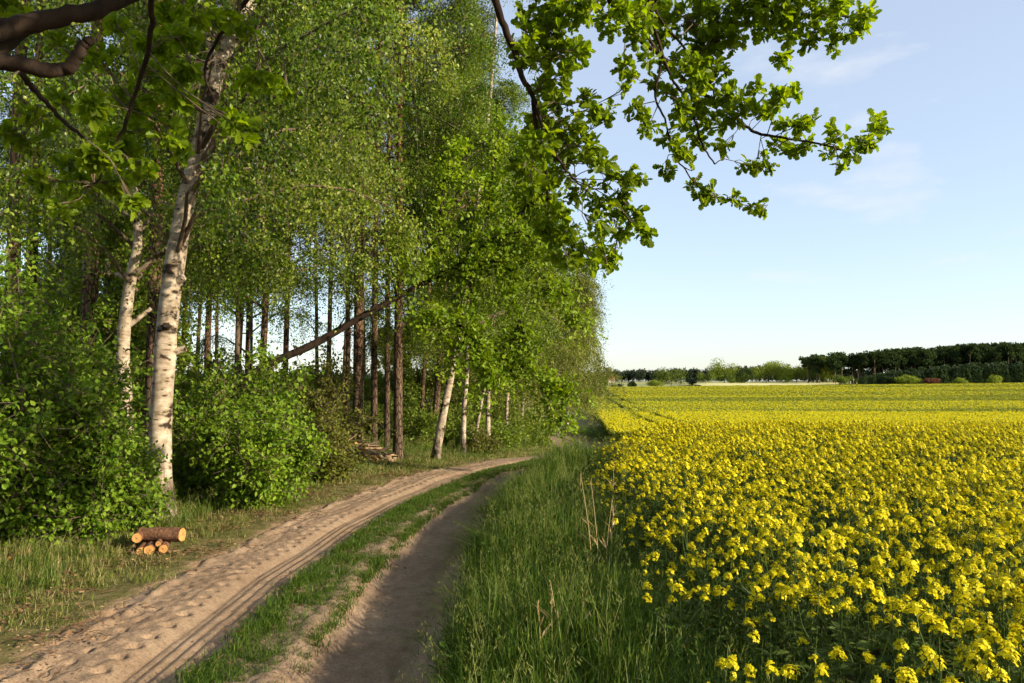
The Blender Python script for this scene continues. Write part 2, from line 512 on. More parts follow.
def ground_material():
    m, N, Lk = nodes_of('ground')
    out = N.new('ShaderNodeOutputMaterial'); p = N.new('ShaderNodeBsdfPrincipled')
    p.inputs['Roughness'].default_value = .95; p.inputs['Specular IOR Level'].default_value = .1
    t = N.new('ShaderNodeTexCoord')

    def noise(s, det=5):
        n = N.new('ShaderNodeTexNoise'); n.inputs['Scale'].default_value = s; n.inputs['Detail'].default_value = det
        n.inputs['Roughness'].default_value = .6
        Lk.new(t.outputs['Object'], n.inputs['Vector']); return n
    a = N.new('ShaderNodeAttribute'); a.attribute_name = 'sand'
    f = N.new('ShaderNodeAttribute'); f.attribute_name = 'forest'
    n1 = noise(7, 8); g = ramp(N, [(.3, (.06, .065, .018)), (.5, (.12, .105, .035)), (.68, (.18, .145, .065))]); Lk.new(n1.outputs['Fac'], g.inputs['Fac'])
    n2 = noise(11, 8); s = ramp(N, [(.3, (.20, .125, .07)), (.7, (.36, .24, .145))]); Lk.new(n2.outputs['Fac'], s.inputs['Fac'])
    n3 = noise(5, 8); l = ramp(N, [(.3, (.05, .035, .02)), (.6, (.11, .075, .04)), (.75, (.08, .09, .025))]); Lk.new(n3.outputs['Fac'], l.inputs['Fac'])

    def mix(fac, A, B):
        mx = N.new('ShaderNodeMix'); mx.data_type = 'RGBA'
        Lk.new(fac, mx.inputs['Factor']); Lk.new(A, mx.inputs['A']); Lk.new(B, mx.inputs['B']); return mx.outputs['Result']
    n4 = noise(4, 6)
    ad = N.new('ShaderNodeMath'); ad.operation = 'ADD'; Lk.new(a.outputs['Fac'], ad.inputs[0]); Lk.new(n4.outputs['Fac'], ad.inputs[1])
    th = ramp(N, [(.68, (0, 0, 0)), (.95, (1, 1, 1))]); Lk.new(ad.outputs[0], th.inputs['Fac'])
    c = mix(th.outputs['Color'], mix(f.outputs['Fac'], g.outputs['Color'], l.outputs['Color']), s.outputs['Color'])
    Lk.new(c, p.inputs['Base Color'])
    b = N.new('ShaderNodeBump'); b.inputs['Strength'].default_value = .7; b.inputs['Distance'].default_value = .04
    n5 = noise(22, 8); Lk.new(n5.outputs['Fac'], b.inputs['Height']); Lk.new(b.outputs['Normal'], p.inputs['Normal'])
    Lk.new(p.outputs['BSDF'], out.inputs['Surface'])
    return m


gx = axis([(-900, -200, 50), (-200, -60, 10), (-60, -14, 1.5), (-14, -7, .4), (-7, 3, .13), (3, 12, .5), (12, 60, 2), (60, 300, 10), (300, 1200, 50)])
gy = axis([(-60, -6, 4), (-6, 2, .5), (2, 14, .13), (14, 30, .3), (30, 70, .8), (70, 150, 4), (150, 400, 10), (400, 1600, 60)])
GX, GY = np.meshgrid(gx, gy)
U = track_u(GX, GY)
sandm = np.where(GY < 100, .62 * sstep(1.75, 1.2, np.abs(U + .05)), 0)
forest = sstep(-5.2, -7, GX + .9 * wob(GX, GY, 1.0, 4)) * sstep(4, 7, GY)
ln = np.interp(GY, [5, 9, 12, 16, 20, 26, 34, 46, 70, 95], [-5.4, -5.2, -4.7, -4.0, -3.0, -1.2, .3, 1.2, -1.5, -4])
forest = np.maximum(forest, sstep(0, -1.2, GX - ln + .5 * wob(GX, GY, 1.2, 5)) * sstep(4, 7, GY) * sstep(140, 100, GY))
tag(link('ground', grid_pts('ground', GX, GY, zground(GX, GY), ground_material(), {'sand': sandm, 'forest': forest})), kind='structure')

# the sandy track with its ruts and tyre prints
tu = np.concatenate([np.linspace(-1.62, -1.3, 10)[:-1], np.linspace(-1.3, 1.2, 112), np.linspace(1.2, 1.5, 12)[1:]])
ty = axis([(1.2, 3.6, .12), (3.6, 10, .026), (10, 20, .06), (20, 95, .5)])
TU, TY = np.meshgrid(tu, ty)
sl = (track_x(ty + .3) - track_x(ty - .3)) / .6
nrm = np.sqrt(1 + sl ** 2)
TX = track_x(ty)[:, None] + TU / nrm[:, None]
TYY = TY - TU * (sl / nrm)[:, None]
rngT = np.random.default_rng(5)


def rut(u, c, w, d, berm=.35):
    q = np.abs(u - c) / w
    return -d * (1 - sstep(.62, 1.15, q)) + berm * d * np.exp(-((q - 1.35) / .28) ** 2)


wl_ = .03 * np.sin(TY * .9) + .015 * np.sin(TY * 2.7)
UU = TU + wl_
prof = rut(UU, -.52, .30, .05, 0.) + rut(UU, .74, .36, .085) + .02 * np.exp(-((UU - .08) / .22) ** 2)
fade = sstep(26, 12, TY)
inrut = (1 - sstep(.17, .22, np.abs(UU + .48)))
prof += fade * inrut * .0065 * np.where(np.abs(((UU + 3) / .092) % 1 - .5) < .2, -1.5, .6)
# a groove left by the tyre's shoulder
prof -= fade * .014 * np.exp(-((UU + .71) / .014) ** 2)
prof -= fade * .008 * np.exp(-((UU + .26) / .014) ** 2)
# lug prints of a tractor tyre
for uc, sp, dep, ru, rv, ph in ((-.87, .225, .085, .042, .040, 0.), (-1.13, .225, .035, .03, .035, .1)):
    k = np.round((TY - ph) / sp)
    dv = TY - ph - k * sp + .03 * np.sin(k * 5.1)
    amp = .75 + .25 * np.sin(k * 12.9)
    prof -= fade * dep * amp * np.exp(-(((UU - uc - .012 * np.sin(k * 7.3)) / ru) ** 2 + (dv / rv) ** 2) ** 2.2)
# right rut: weaker, scuffed prints
k2 = np.round(TY / .16)
prof -= fade * .007 * (1 - sstep(.24, .3, np.abs(UU - .74))) * (np.sin(TY * 2 * np.pi / .16 + 9 * np.abs(UU - .74)) > .5) * (wob(TX, TY, 2.3, 7) > -.1)
prof += .009 * np.where(np.abs(UU - .74) < .3, wob(UU * 2.2, TY * .35, 14, 2), 0)
# loose clods and roughness
small = rngT.normal(size=TU.shape)
sm = (small + np.roll(small, 1, 0) + np.roll(small, -1, 0) + np.roll(small, 1, 1) + np.roll(small, -1, 1)) / 2.2
out_r = 1 - np.maximum(1 - sstep(.3, .4, np.abs(UU + .52)), 1 - sstep(.3, .4, np.abs(UU - .74)))
prof += (sm * .0050 + .003 * wob(TX, TY, 9, 1) + .002 * wob(TX, TY, 31, 3)) * (.12 + .88 * out_r) * sstep(40, 8, TY)
# crumbly clod ridge along the left shoulder
prof += fade * .03 * np.exp(-((UU + 1.30 + .06 * wob(TX * .2, TY, 3, 6)) / .045) ** 2) * (.4 + .8 * (wob(TX, TY, 7, 9) > 0))
# raised right bank, sunk edges
prof += .07 * sstep(1.0, 1.3, UU) - .16 * sstep(1.36, 1.5, TU) - .12 * sstep(-1.42, -1.62, TU)
sand = rough_mat('track_sand', [((1, 1, 1), 9, [(.3, (.215, .15, .098)), (.7, (.32, .228, .15))]), ((1, 1, 1), 1.3, [(.35, (.78, .74, .7)), (.65, (1, 1, 1))]),
                                ((1, 1, 1), 55, [(.32, (.62, .6, .58)), (.55, (1.08, 1.08, 1.08))])],
                 bump=((1, 1, 1), 60, .6, .015))
tag(link('dirt_track', grid_pts('dirt_track', TX, TYY, zbase(TX, TYY) + prof + .006, sand)), kind='structure')

# the rape field's ground, a sheet just above the soil, and land beyond it
fy = axis([(1.2, 30, .8), (30, 100, 2), (100, 300, 8)])
fu = np.concatenate([np.linspace(0, .1, 12), np.linspace(.1, 1, 30)[1:]])
FX = edge_x(fy)[:, None] + .25 + fu[None, :] * (fy[:, None] * .95 + 10)
FY = np.repeat(fy[:, None], len(fu), 1)
soil = rough_mat('field_soil', [((1, 1, 1), 3, [(.3, (.045, .05, .018)), (.7, (.09, .095, .03))])])
tag(link('field', grid_pts('field', FX, FY, zground(FX, FY) + .03, soil)), kind='structure')
strip = rough_mat('pale_meadow', [((1, 1, 1), .05, [(.3, (.42, .40, .16)), (.7, (.56, .52, .24))])])
px_ = np.linspace(77, 138, 30); py_ = np.linspace(303, 331, 9)
tag(link('pale_field', grid_mesh('pale_field', px_, py_, lambda x, y: zground(x, y) + .74, strip)), kind='structure')
strip2 = rough_mat('far_meadow', [((1, 1, 1), .03, [(.3, (.18, .20, .07)), (.7, (.30, .30, .11))])])
tag(link('meadow', grid_mesh('meadow', np.linspace(-60, 420, 40), np.linspace(335, 560, 20), lambda x, y: zground(x, y) + .1, strip2)), kind='structure')

# ------------------------------------------------------------------ scatter (for what nobody could count)


def scatter(name, pts, rot, scl, idx, protos, label, cat):
    pts = np.asarray(pts, np.float32)
    me = bpy.data.meshes.new(name)
    n = len(pts)
    me.vertices.add(n); me.vertices.foreach_set('co', pts.ravel())
    for an, ty_, arr, key in (('rot', 'FLOAT_VECTOR', rot, 'vector'), ('scl', 'FLOAT_VECTOR', scl, 'vector'), ('pick', 'INT', idx, 'value')):
        a = me.attributes.new(an, ty_, 'POINT')
        a.data.foreach_set(key, np.asarray(arr, np.int32 if ty_ == 'INT' else np.float32).ravel())
    o = link(name, me)
    col = bpy.data.collections.new(name + '_kinds')
    for k, pm in enumerate(protos):
        po = bpy.data.objects.new('%s_kind_%02d' % (name, k), pm); col.objects.link(po)
    ng = bpy.data.node_groups.new(name + '_scatter', 'GeometryNodeTree')
    ng.interface.new_socket('Geometry', in_out='INPUT', socket_type='NodeSocketGeometry')
    ng.interface.new_socket('Geometry', in_out='OUTPUT', socket_type='NodeSocketGeometry')
    N, Lk = ng.nodes, ng.links
    gi, go = N.new('NodeGroupInput'), N.new('NodeGroupOutput')
    ci = N.new('GeometryNodeCollectionInfo'); ci.inputs['Collection'].default_value = col
    ci.inputs['Separate Children'].default_value = True; ci.inputs['Reset Children'].default_value = True
    ip = N.new('GeometryNodeInstanceOnPoints'); ip.inputs['Pick Instance'].default_value = True

    def attr(nm, dt):
        a = N.new('GeometryNodeInputNamedAttribute'); a.data_type = dt; a.inputs['Name'].default_value = nm
        return a.outputs['Attribute']
    Lk.new(gi.outputs[0], ip.inputs['Points']); Lk.new(ci.outputs[0], ip.inputs['Instance'])
    Lk.new(attr('pick', 'INT'), ip.inputs['Instance Index'])
    e2r = N.new('FunctionNodeEulerToRotation')
    Lk.new(attr('rot', 'FLOAT_VECTOR'), e2r.inputs[0]); Lk.new(e2r.outputs[0], ip.inputs['Rotation'])
    Lk.new(attr('scl', 'FLOAT_VECTOR'), ip.inputs['Scale'])
    Lk.new(ip.outputs[0], go.inputs[0])
    md = o.modifiers.new('scatter', 'NODES'); md.node_group = ng
    return tag(o, label, cat, kind='stuff')


def blade_tuft(rng, n, h0, h1, spread, wid, mat, seeds=0, tint0=0., tint1=.9, lean=.35):
    g = Geo()
    b = np.zeros((n, 3)); a = rng.uniform(0, 2 * np.pi, n); r = spread * np.sqrt(rng.random(n))
    b[:, 0] = np.cos(a) * r; b[:, 1] = np.sin(a) * r; b[:, 2] = -.02
    h = rng.uniform(h0, h1, n); az = rng.uniform(0, 2 * np.pi, n); ln_ = lean * rng.random(n) ** 1.2
    d = np.stack([np.cos(az), np.sin(az), np.zeros(n)], -1); side = np.stack([-np.sin(az + .6), np.cos(az + .6), np.zeros(n)], -1)
    K = 4; S = np.linspace(0, 1, K)
    C = b[:, None] + d[:, None] * (h * ln_)[:, None, None] * (S ** 2)[None, :, None] * 1.6 + np.array([0, 0, 1.]) * (h[:, None] * (S[None] - .45 * ln_[:, None] * S[None] ** 2.5))[..., None]
    w = wid * rng.uniform(.7, 1.3, n)[:, None] * np.array([.8, 1, .7, .08])[None]
    Lf, Rt = C - side[:, None] * w[..., None], C + side[:, None] * w[..., None]
    V = np.stack([Lf, Rt], 2).reshape(n, K * 2, 3)
    base = (np.arange(n) * K * 2)[:, None, None]
    F = np.array([(2 * i, 2 * i + 1, 2 * i + 3, 2 * i + 2) for i in range(K - 1)])[None] + base
    tint = np.repeat(rng.uniform(tint0, tint1, n), K - 1)
    g.add(V, F.reshape(-1, 4), 0, tint)
    if seeds:
        for k in range(seeds):
            bz = rng.uniform(-spread, spread, 2); hh = h1 * rng.uniform(1.0, 1.25)
            top = np.array([bz[0] + rng.normal() * .06, bz[1] + rng.normal() * .06, hh])
            P = catmull([(bz[0], bz[1], 0), (bz[0], bz[1], hh * .6), top], 4)
            tubes(g, P, np.array([[.0016, .0015, .0012, .001]]), 3, 0, .88)
            m = 16
            pos = top - np.array([0, 0, 1]) * (rng.random((m, 1)) * .14) + rng.normal(size=(m, 3)) * .014
            leaves(g, TM_NARROW, pos, rdir(rng, m) * .6 + (0, 0, .8), rdir(rng, m), .03, rng.uniform(.8, .93, m))
    return g.mesh('grass_tuft', mat)


rng = np.random.default_rng(11)
tall = [blade_tuft(rng, 30, .2, .46, .10, .0036, M_GRASS, seeds=(k == 2) * 2, tint0=0, tint1=.78, lean=.75) for k in range(7)]
def weed_tuft(rng):
    g = Geo(); n = 5
    for k in range(n):
        b = np.array([rng.normal() * .05, rng.normal() * .05, 0]); h = rng.uniform(.15, .38)
        P = catmull([b, b + (rng.normal() * .02, rng.normal() * .02, h * .5), b + (rng.normal() * .05, rng.normal() * .05, h)], 5)
        tubes(g, P, np.linspace(.002, .001, 5)[None], 3, 0, .5)
        m = 9; q = rng.random(m); a = rng.uniform(0, 6.28, m)
        leaves(g, (TM_OVATE[0] * (.75, 1, 1), TM_OVATE[1]), P[np.minimum((q * 5).astype(int), 4)], np.stack([np.cos(a), np.sin(a), rng.uniform(-.2, .6, m)], -1), np.tile((0, 0, 1.), (m, 1)), rng.uniform(.025, .055, m), rng.uniform(.2, .75, m))
    return g.mesh('weed_tuft', M_GRASS)


tall.append(weed_tuft(rng))
tall.append(blade_tuft(rng, 18, .12, .34, .1, .0026, M_GRASS, tint0=.8, tint1=1.0, lean=1.2))
tall.append(blade_tuft(rng, 18, .2, .42, .09, .003, M_GRASS, tint0=.4, tint1=1.0, lean=.6))
short = [blade_tuft(rng, 18, .04, .15, .08, .0028, M_GRASSDRY, tint0=0, tint1=.8 + .05 * k, lean=.7) for k in range(4)]
short.append(blade_tuft(rng, 16, .06, .18, .08, .0026, M_GRASSDRY, tint0=.5, tint1=1.0, lean=.7))
lush = [blade_tuft(rng, 22, .12, .34, .09, .0032, M_GRASS, tint0=0, tint1=.8, lean=.55, seeds=(k == 1) * 2) for k in range(3)]
mids = [blade_tuft(rng, 22, .03, .10, .07, .0028, M_GRASS, tint0=0, tint1=.75, lean=.7) for k in range(3)]


def field_pts(rng, y0, y1, xlo, xhi, dens, keep=None):
    """random points between two x limits (functions of y), density per square metre"""
    w = 0
    ys = np.linspace(y0, y1, 400); wid = np.maximum(xhi(ys) - xlo(ys), 0)
    area = np.trapezoid(wid, ys) if hasattr(np, 'trapezoid') else np.trapz(wid, ys)
    n = int(area * dens)
    c = np.concatenate([[0], np.cumsum(wid[1:] + wid[:-1])]); c /= c[-1]
    y = np.interp(rng.random(n), c, ys); x = xlo(y) + rng.random(n) * (xhi(y) - xlo(y))
    if keep is not None:
        k = keep(x, y) > rng.random(n); x, y = x[k], y[k]
    return x, y


def put(rng, x, y, smin, smax, nk, zoff=0., wide=None, tilt=.12):
    n = len(x)
    z = zground(x, y) + zoff
    rot = np.stack([rng.normal(size=n) * tilt, rng.normal(size=n) * tilt, rng.uniform(0, 2 * np.pi, n)], -1)
    s = rng.uniform(smin, smax, n)
    w = s if wide is None else s * wide
    return np.stack([x, y, z], -1), rot, np.stack([w, w, s], -1), rng.integers(0, nk, n)


def cat_(*parts):
    return [np.concatenate(p) for p in zip(*parts)]


inview = lambda x, y: (np.abs(x) < .72 * y + .8)
trk = lambda y: track_x(y)
# right-hand verge
parts = []
for y0, y1, dens, sm, wd in ((2.2, 7, 150, 1.0, 1), (7, 14, 110, 1.05, 1.2), (14, 26, 70, 1.0, 1.6), (26, 60, 34, 1.0, 2.2)):
    slp = lambda y: np.sqrt(1 + ((track_x(y + .3) - track_x(y - .3)) / .6) ** 2)
    x, y = field_pts(rng, y0, y1, lambda y: track_x(y) + 1.10 * slp(y), lambda y: edge_x(y) + .45, dens,
                     lambda x, y: inview(x, y) * (.55 + .45 * sstep(1.0, 1.5, track_u(x, y))))
    p_ = put(rng, x, y, .75 * sm, 1.2 * sm, len(tall), wide=wd)
    edge_f = .32 + .68 * sstep(1.05, 1.9, track_u(x, y))
    hump = 1 + .25 * wob(x, y, 1.3, 8) + .35 * np.exp(-((y - 15) / 2.5) ** 2)
    p_[2][:, 2] *= edge_f * hump
    parts.append(p_)
scatter('verge_grass', *cat_(*parts), tall, 'tall green grass on the verge between the track and the rapeseed', 'grass')
# left verge and woodland edge
parts = []
lnf = lambda y: np.interp(y, [3, 9, 12, 16, 20, 26, 34, 46], [-6.5, -6.3, -5.6, -4.8, -4.0, -2.4, -.6, .3])
for y0, y1, dens, wd in ((3.4, 9, 170, 1), (9, 16, 130, 1.3), (16, 26, 70, 1.8), (26, 62, 26, 2.6)):
    sl_ = lambda y: track_x(y) - 1.22 * np.sqrt(1 + ((track_x(y + .3) - track_x(y - .3)) / .6) ** 2)
    x, y = field_pts(rng, y0, y1, lnf, sl_, dens,
                     lambda x, y: inview(x, y) * np.clip(.10 + .95 * sstep(-1.2, -2.3, track_u(x, y)) - .6 * (wob(x, y, 2.1, 2) > .05) * sstep(-3.6, -2.4, track_u(x, y)), .05, 1))
    p_ = put(rng, x, y, .6, 1.35, len(short), wide=wd)
    p_[2][:, 2] *= .6 + .8 * sstep(-1.9, -3.4, track_u(x, y))
    parts.append(p_)
scatter('roadside_grass', *cat_(*parts), short, 'short patchy grass on the sandy roadside below the bushes', 'grass')
x, y = field_pts(rng, 5, 30, lambda y: lnf(y) - .6, lambda y: track_x(y) - 1.9, 38, lambda x, y: inview(x, y) * (wob(x, y, 1.7, 6) > -.1) * np.where(y > 12, .75, .65) * sstep(-2.0, -3.0, track_u(x, y)))
scatter('woodland_edge_grass', *put(rng, x, y, .6, 1.1, len(lush), wide=1.2), lush, 'lush green grass along the foot of the woodland edge', 'grass')
x, y = field_pts(rng, 3.2, 20, lambda y: track_x(y) - .30, lambda y: track_x(y) + .46, 620, lambda x, y: np.clip(1.1 * (wob(x * 2.2, y, 1.9, 3) + .75 + .35 * sstep(7, 10, y)), 0.2, 1) * sstep(.40, .22, np.abs(track_u(x, y) - .08)))
pm = put(rng, x, y, .6, 1.3, len(mids), zoff=.235)
scatter('track_grass', *pm, mids, 'low green grass on the ridge between the two wheel ruts', 'grass')
x, y = field_pts(rng, 12, 75, lambda y: np.maximum(-.7 * y, -34), lambda y: np.interp(y, [12, 20, 30, 50, 75], [-4.6, -3.2, -1.2, .8, -2]), 9, None)
scatter('forest_floor_grass', *put(rng, x, y, .8, 1.6, len(lush), wide=2.2), lush, 'scattered grass and seedlings on the shaded woodland floor', 'grass')

# ------------------------------------------------------------------ rapeseed


def flower_dome(rng, n, r, h, big=1.0):
    g = Geo()
    ph = rng.uniform(0, 2 * np.pi, n); q = np.sqrt((np.arange(n) + .5) / n)
    pos = np.stack([np.cos(ph) * q * r, np.sin(ph) * q * r, h * (1 - q ** 1.7) + rng.normal(size=n) * .006], -1)
    nr = unit(np.stack([np.cos(ph) * q * .9, np.sin(ph) * q * .9, np.full(n, .75)], -1) + rng.normal(size=(n, 3)) * .25)
    t1 = unit(np.cross(nr, rdir(rng, n))); t2 = np.cross(nr, t1)
    a = .0105 * big * rng.uniform(.8, 1.2, n)[:, None]; b = .0042 * big
    for A, B in ((t1, t2), (t2, t1)):
        c = pos + nr * .001
        V = np.stack([c - A * a - B * b + nr * .003, c - A * a * .9 + B * b + nr * .003, c + A * a + B * b + nr * .003, c + A * a * .9 - B * b + nr * .003], 1)
        g.add(V, np.arange(n * 4).reshape(n, 4), 0, rng.uniform(0, 1, n))
    m = max(3, n // 5)   # green buds in the middle and flower stalks
    bp = np.stack([rng.normal(size=m) * r * .2, rng.normal(size=m) * r * .2, h + rng.random(m) * .012], -1)
    leaves(g, TM_DIAMOND, bp, rdir(rng, m) * .4 + (0, 0, 1), rdir(rng, m), .010 * big, .9, 1)
    P = np.stack([np.tile([0, 0, -.02], (n, 1)), pos], 1)
    tubes(g, P, .0007 * big, 3, 1, .6)
    return g


def rape_skeleton(rng, h, nb):
    """main stem, side shoots; returns stem Geo, leaf Geo, head positions"""
    st, lf, heads = Geo(), Geo(), []
    lean = rng.normal(size=2) * .05
    main = catmull([(0, 0, -.03), (lean[0] * .3, lean[1] * .3, h * .5), (lean[0], lean[1], h)], 6)
    tubes(st, main, np.array([[.0055, .005, .0042, .0034, .0026, .0018]]), 4, 0, .4)
    heads.append((main[-1], 1.15))
    for k in range(nb):
        t = rng.uniform(.35, .85); p = main[int(t * 5)] * (1 - (t * 5) % 1) + main[min(5, int(t * 5) + 1)] * ((t * 5) % 1)
        az = k * 2.4 + rng.normal() * .4; L = rng.uniform(.7, 1.05) * (h - p[2]) + .03; out = rng.uniform(.09, .2)
        d = np.array([math.cos(az), math.sin(az), 0])
        e = p + d * out + np.array([0, 0, max(L * .9, .05)])
        q = catmull([p, p + d * out * .7 + (0, 0, (e[2] - p[2]) * .4), e], 4)
        tubes(st, q, np.array([[.0032, .0026, .002, .0014]]), 3, 0, .5)
        heads.append((e, rng.uniform(.65, 1.05)))
        # young pods below the head
        m = 5
        pp = q[2] + (q[3] - q[2]) * rng.random((m, 1)); aa = unit(rng.normal(size=(m, 3)) + (0, 0, .8))
        tubes(st, np.stack([pp, pp + aa * .045], 1), .0012, 3, 0, .7)
    n = 20
    z = rng.uniform(.04, .8, n) * h; az = rng.uniform(0, 2 * np.pi, n)
    d = np.stack([np.cos(az), np.sin(az), rng.uniform(-.35, .45, n)], -1)
    leaves(lf, (TM_OVATE[0] * (.7, 1, 1), TM_OVATE[1]), np.stack([lean[0] * z / h, lean[1] * z / h, z], -1), d, np.tile((0, 0, 1.), (n, 1)) + rng.normal(size=(n, 3)) * .2,
           rng.uniform(.08, .15, n) * (1.1 - .7 * z / h), rng.uniform(.1, .9, n))
    return st, lf, heads


rng = np.random.default_rng(21)
HEADS = [flower_dome(rng, n, r, h) for n, r, h in ((28, .027, .034), (22, .023, .03), (16, .019, .028), (32, .030, .040), (9, .013, .022))]
HEADM = [g.mesh('flower_head', [M_PETAL, M_RSTEM]) for g in HEADS]
PLANTS = []
for k in range(6):
    st, lf, hd = rape_skeleton(rng, rng.uniform(.74, .86), 3 + k % 4)
    PLANTS.append((st, lf, [(p, s, int(rng.integers(0, 5))) for p, s in hd]))
PL_MESH = [(st.mesh('stem', M_RSTEM), lf.mesh('foliage', M_RSTEM)) for st, lf, hd in PLANTS]


def joined_plant(k):
    st, lf, hd = PLANTS[k]
    g = Geo().merge(st, None, 1).merge(lf, None, 1)
    for p, s, v in hd:
        M = np.eye(4); M[:3, :3] *= s; M[:3, 3] = p
        g.merge(HEADS[v], M, 0)
    return g.mesh('rapeseed_plant', [M_PETAL, M_RSTEM])


JOINED = [joined_plant(k) for k in range(6)]


def row_height(x, y):
    """plants are lower right at the margin of the field"""
    return (.62 + .38 * sstep(-.1, .55, x - edge_x(y))) * (1 + .07 * wob(x, y, 1.4, 4))


right = lambda y: .70 * y + .35
x, y = field_pts(rng, 2.1, 26, lambda y: edge_x(y) - .16, right, 35, lambda x, y: .22 + .78 * sstep(-.1, .5, x - edge_x(y)))
order = np.argsort(np.hypot(x, y) + .0 * x)
x, y = x[order], y[order]
# the 300 nearest that stand in the picture are plants of their own
vis = (x < .68 * y + .1) & (y > 2.35)
near = np.where(vis)[0][:300]
isn = np.zeros(len(x), bool); isn[near] = True
gname = 'rapeseed plants at the near corner of the field'
for i in near:
    k = int(rng.integers(0, 6)); hsc = float(row_height(x[i], y[i]) * rng.uniform(.78, 1.16))
    t = thing('rapeseed_plant', 'yellow flowering rapeseed plant in the near corner of the field', 'rapeseed', (x[i], y[i], float(zground(x[i], y[i])) + .03),
              rng.uniform(0, 6.28), gname, (1, 1, hsc))
    link('stem', PL_MESH[k][0], t)
    tag(link('foliage', PL_MESH[k][1], t), kind='stuff')
    for p, s, v in PLANTS[k][2]:
        link('flower_head', HEADM[v], t, p, (rng.normal() * .25, rng.normal() * .25, rng.uniform(0, 6.28)), (s, s, s / hsc))
p_ = put(rng, x[~isn], y[~isn], .82, 1.14, 6, zoff=.03, tilt=.08)
p_[2][:] *= row_height(x[~isn], y[~isn])[:, None] ** np.array([.3, .3, 1.])


# farther: patches of many small flower heads over green
def rape_patch(rng, nheads, green, size=1.0, hb=.11, bare=.0):
    g = Geo()
    n = nheads
    c = np.stack([rng.uniform(-.5, .5, n) * size, rng.uniform(-.5, .5, n) * size, .73 + rng.normal(size=n) * .08], -1)
    m = 5
    pos = np.repeat(c, m, 0) + rng.normal(size=(n * m, 3)) * (.032, .032, .022)
    nr = rdir(rng, n * m) * .8 + (0, 0, .6)
    leaves(g, TM_DIAMOND, pos, np.cross(nr, rdir(rng, n * m)), nr, hb * .62, rng.uniform(0, 1, n * m), 0)
    k = green
    gp = np.stack([rng.uniform(-.5, .5, k) * size, rng.uniform(-.5, .5, k) * size, rng.uniform(.25, .70, k)], -1)
    leaves(g, TM_DIAMOND, gp, rdir(rng, k) * .7 + (0, 0, .9), rdir(rng, k), rng.uniform(.14, .26, k), rng.uniform(0, 1, k), 1)
    return g.mesh('rape_patch', [M_PETAL, M_FARRAPE])


patches = [rape_patch(rng, n, gr) for n, gr in ((54, 230), (60, 220), (46, 240), (24, 280), (11, 300), (33, 250), (29, 260), (36, 250), (15, 280), (6, 300))]


def tram(x, y):
    """the pair of tractor wheelings crossing the field"""
    c = 5.1 + .087 * y + .25 * np.sin(y * .06)
    return np.minimum(np.abs(x - c), np.abs(x - c - 1.9))


parts = []
for y0, y1, step, zs in ((25.5, 75, .62, 1), (74.5, 150, 1.1, 1), (149.5, 310, 2.6, 1)):
    ys = np.arange(y0, y1, step)
    for yy in ys:
        xs = np.arange(float(edge_x(yy)), .70 * yy + 4, step)
        xs = xs + rng.uniform(-.15, .15, len(xs)) * step; y_ = yy + rng.uniform(-.15, .15, len(xs)) * step
        tr = tram(xs, y_)
        k = tr > .24 + .20 * step
        xs, y_ = xs[k], y_[k]
        th = wob(xs * .3, y_, .07, 2) * .55 + wob(xs * .4, y_, .19, 5) * .4 + .85 * np.exp(-((y_ - 112 - xs * .25) / 20) ** 2) + .4 * np.exp(-((y_ - 72 - xs * .2) / 8) ** 2)
        pick = np.where(th > .62, 4, np.where(th > .28, 3, rng.integers(0, 3, len(xs))))
        n = len(xs)
        parts.append((np.stack([xs, y_, zground(xs, y_) + .03], -1), np.stack([np.zeros(n), np.zeros(n), rng.integers(0, 4, n) * np.pi / 2 + rng.normal(size=n) * .1], -1),
                      np.stack([np.full(n, step * 1.12), np.full(n, step * 1.12), (1 - .10 * (pick == 4) + rng.normal(size=n) * .03)], -1), pick + 6 + 5 * (y0 > 70)))
far_p = cat_(*parts)
allp = [np.concatenate([a, b]) for a, b in zip(p_, far_p)]
scatter('rapeseed_crop', *allp, JOINED + patches, 'wide field of yellow flowering rapeseed reaching to the far hedge', 'rapeseed field')

# ------------------------------------------------------------------ tree builders (crowns in the tree's own space, base at the origin)


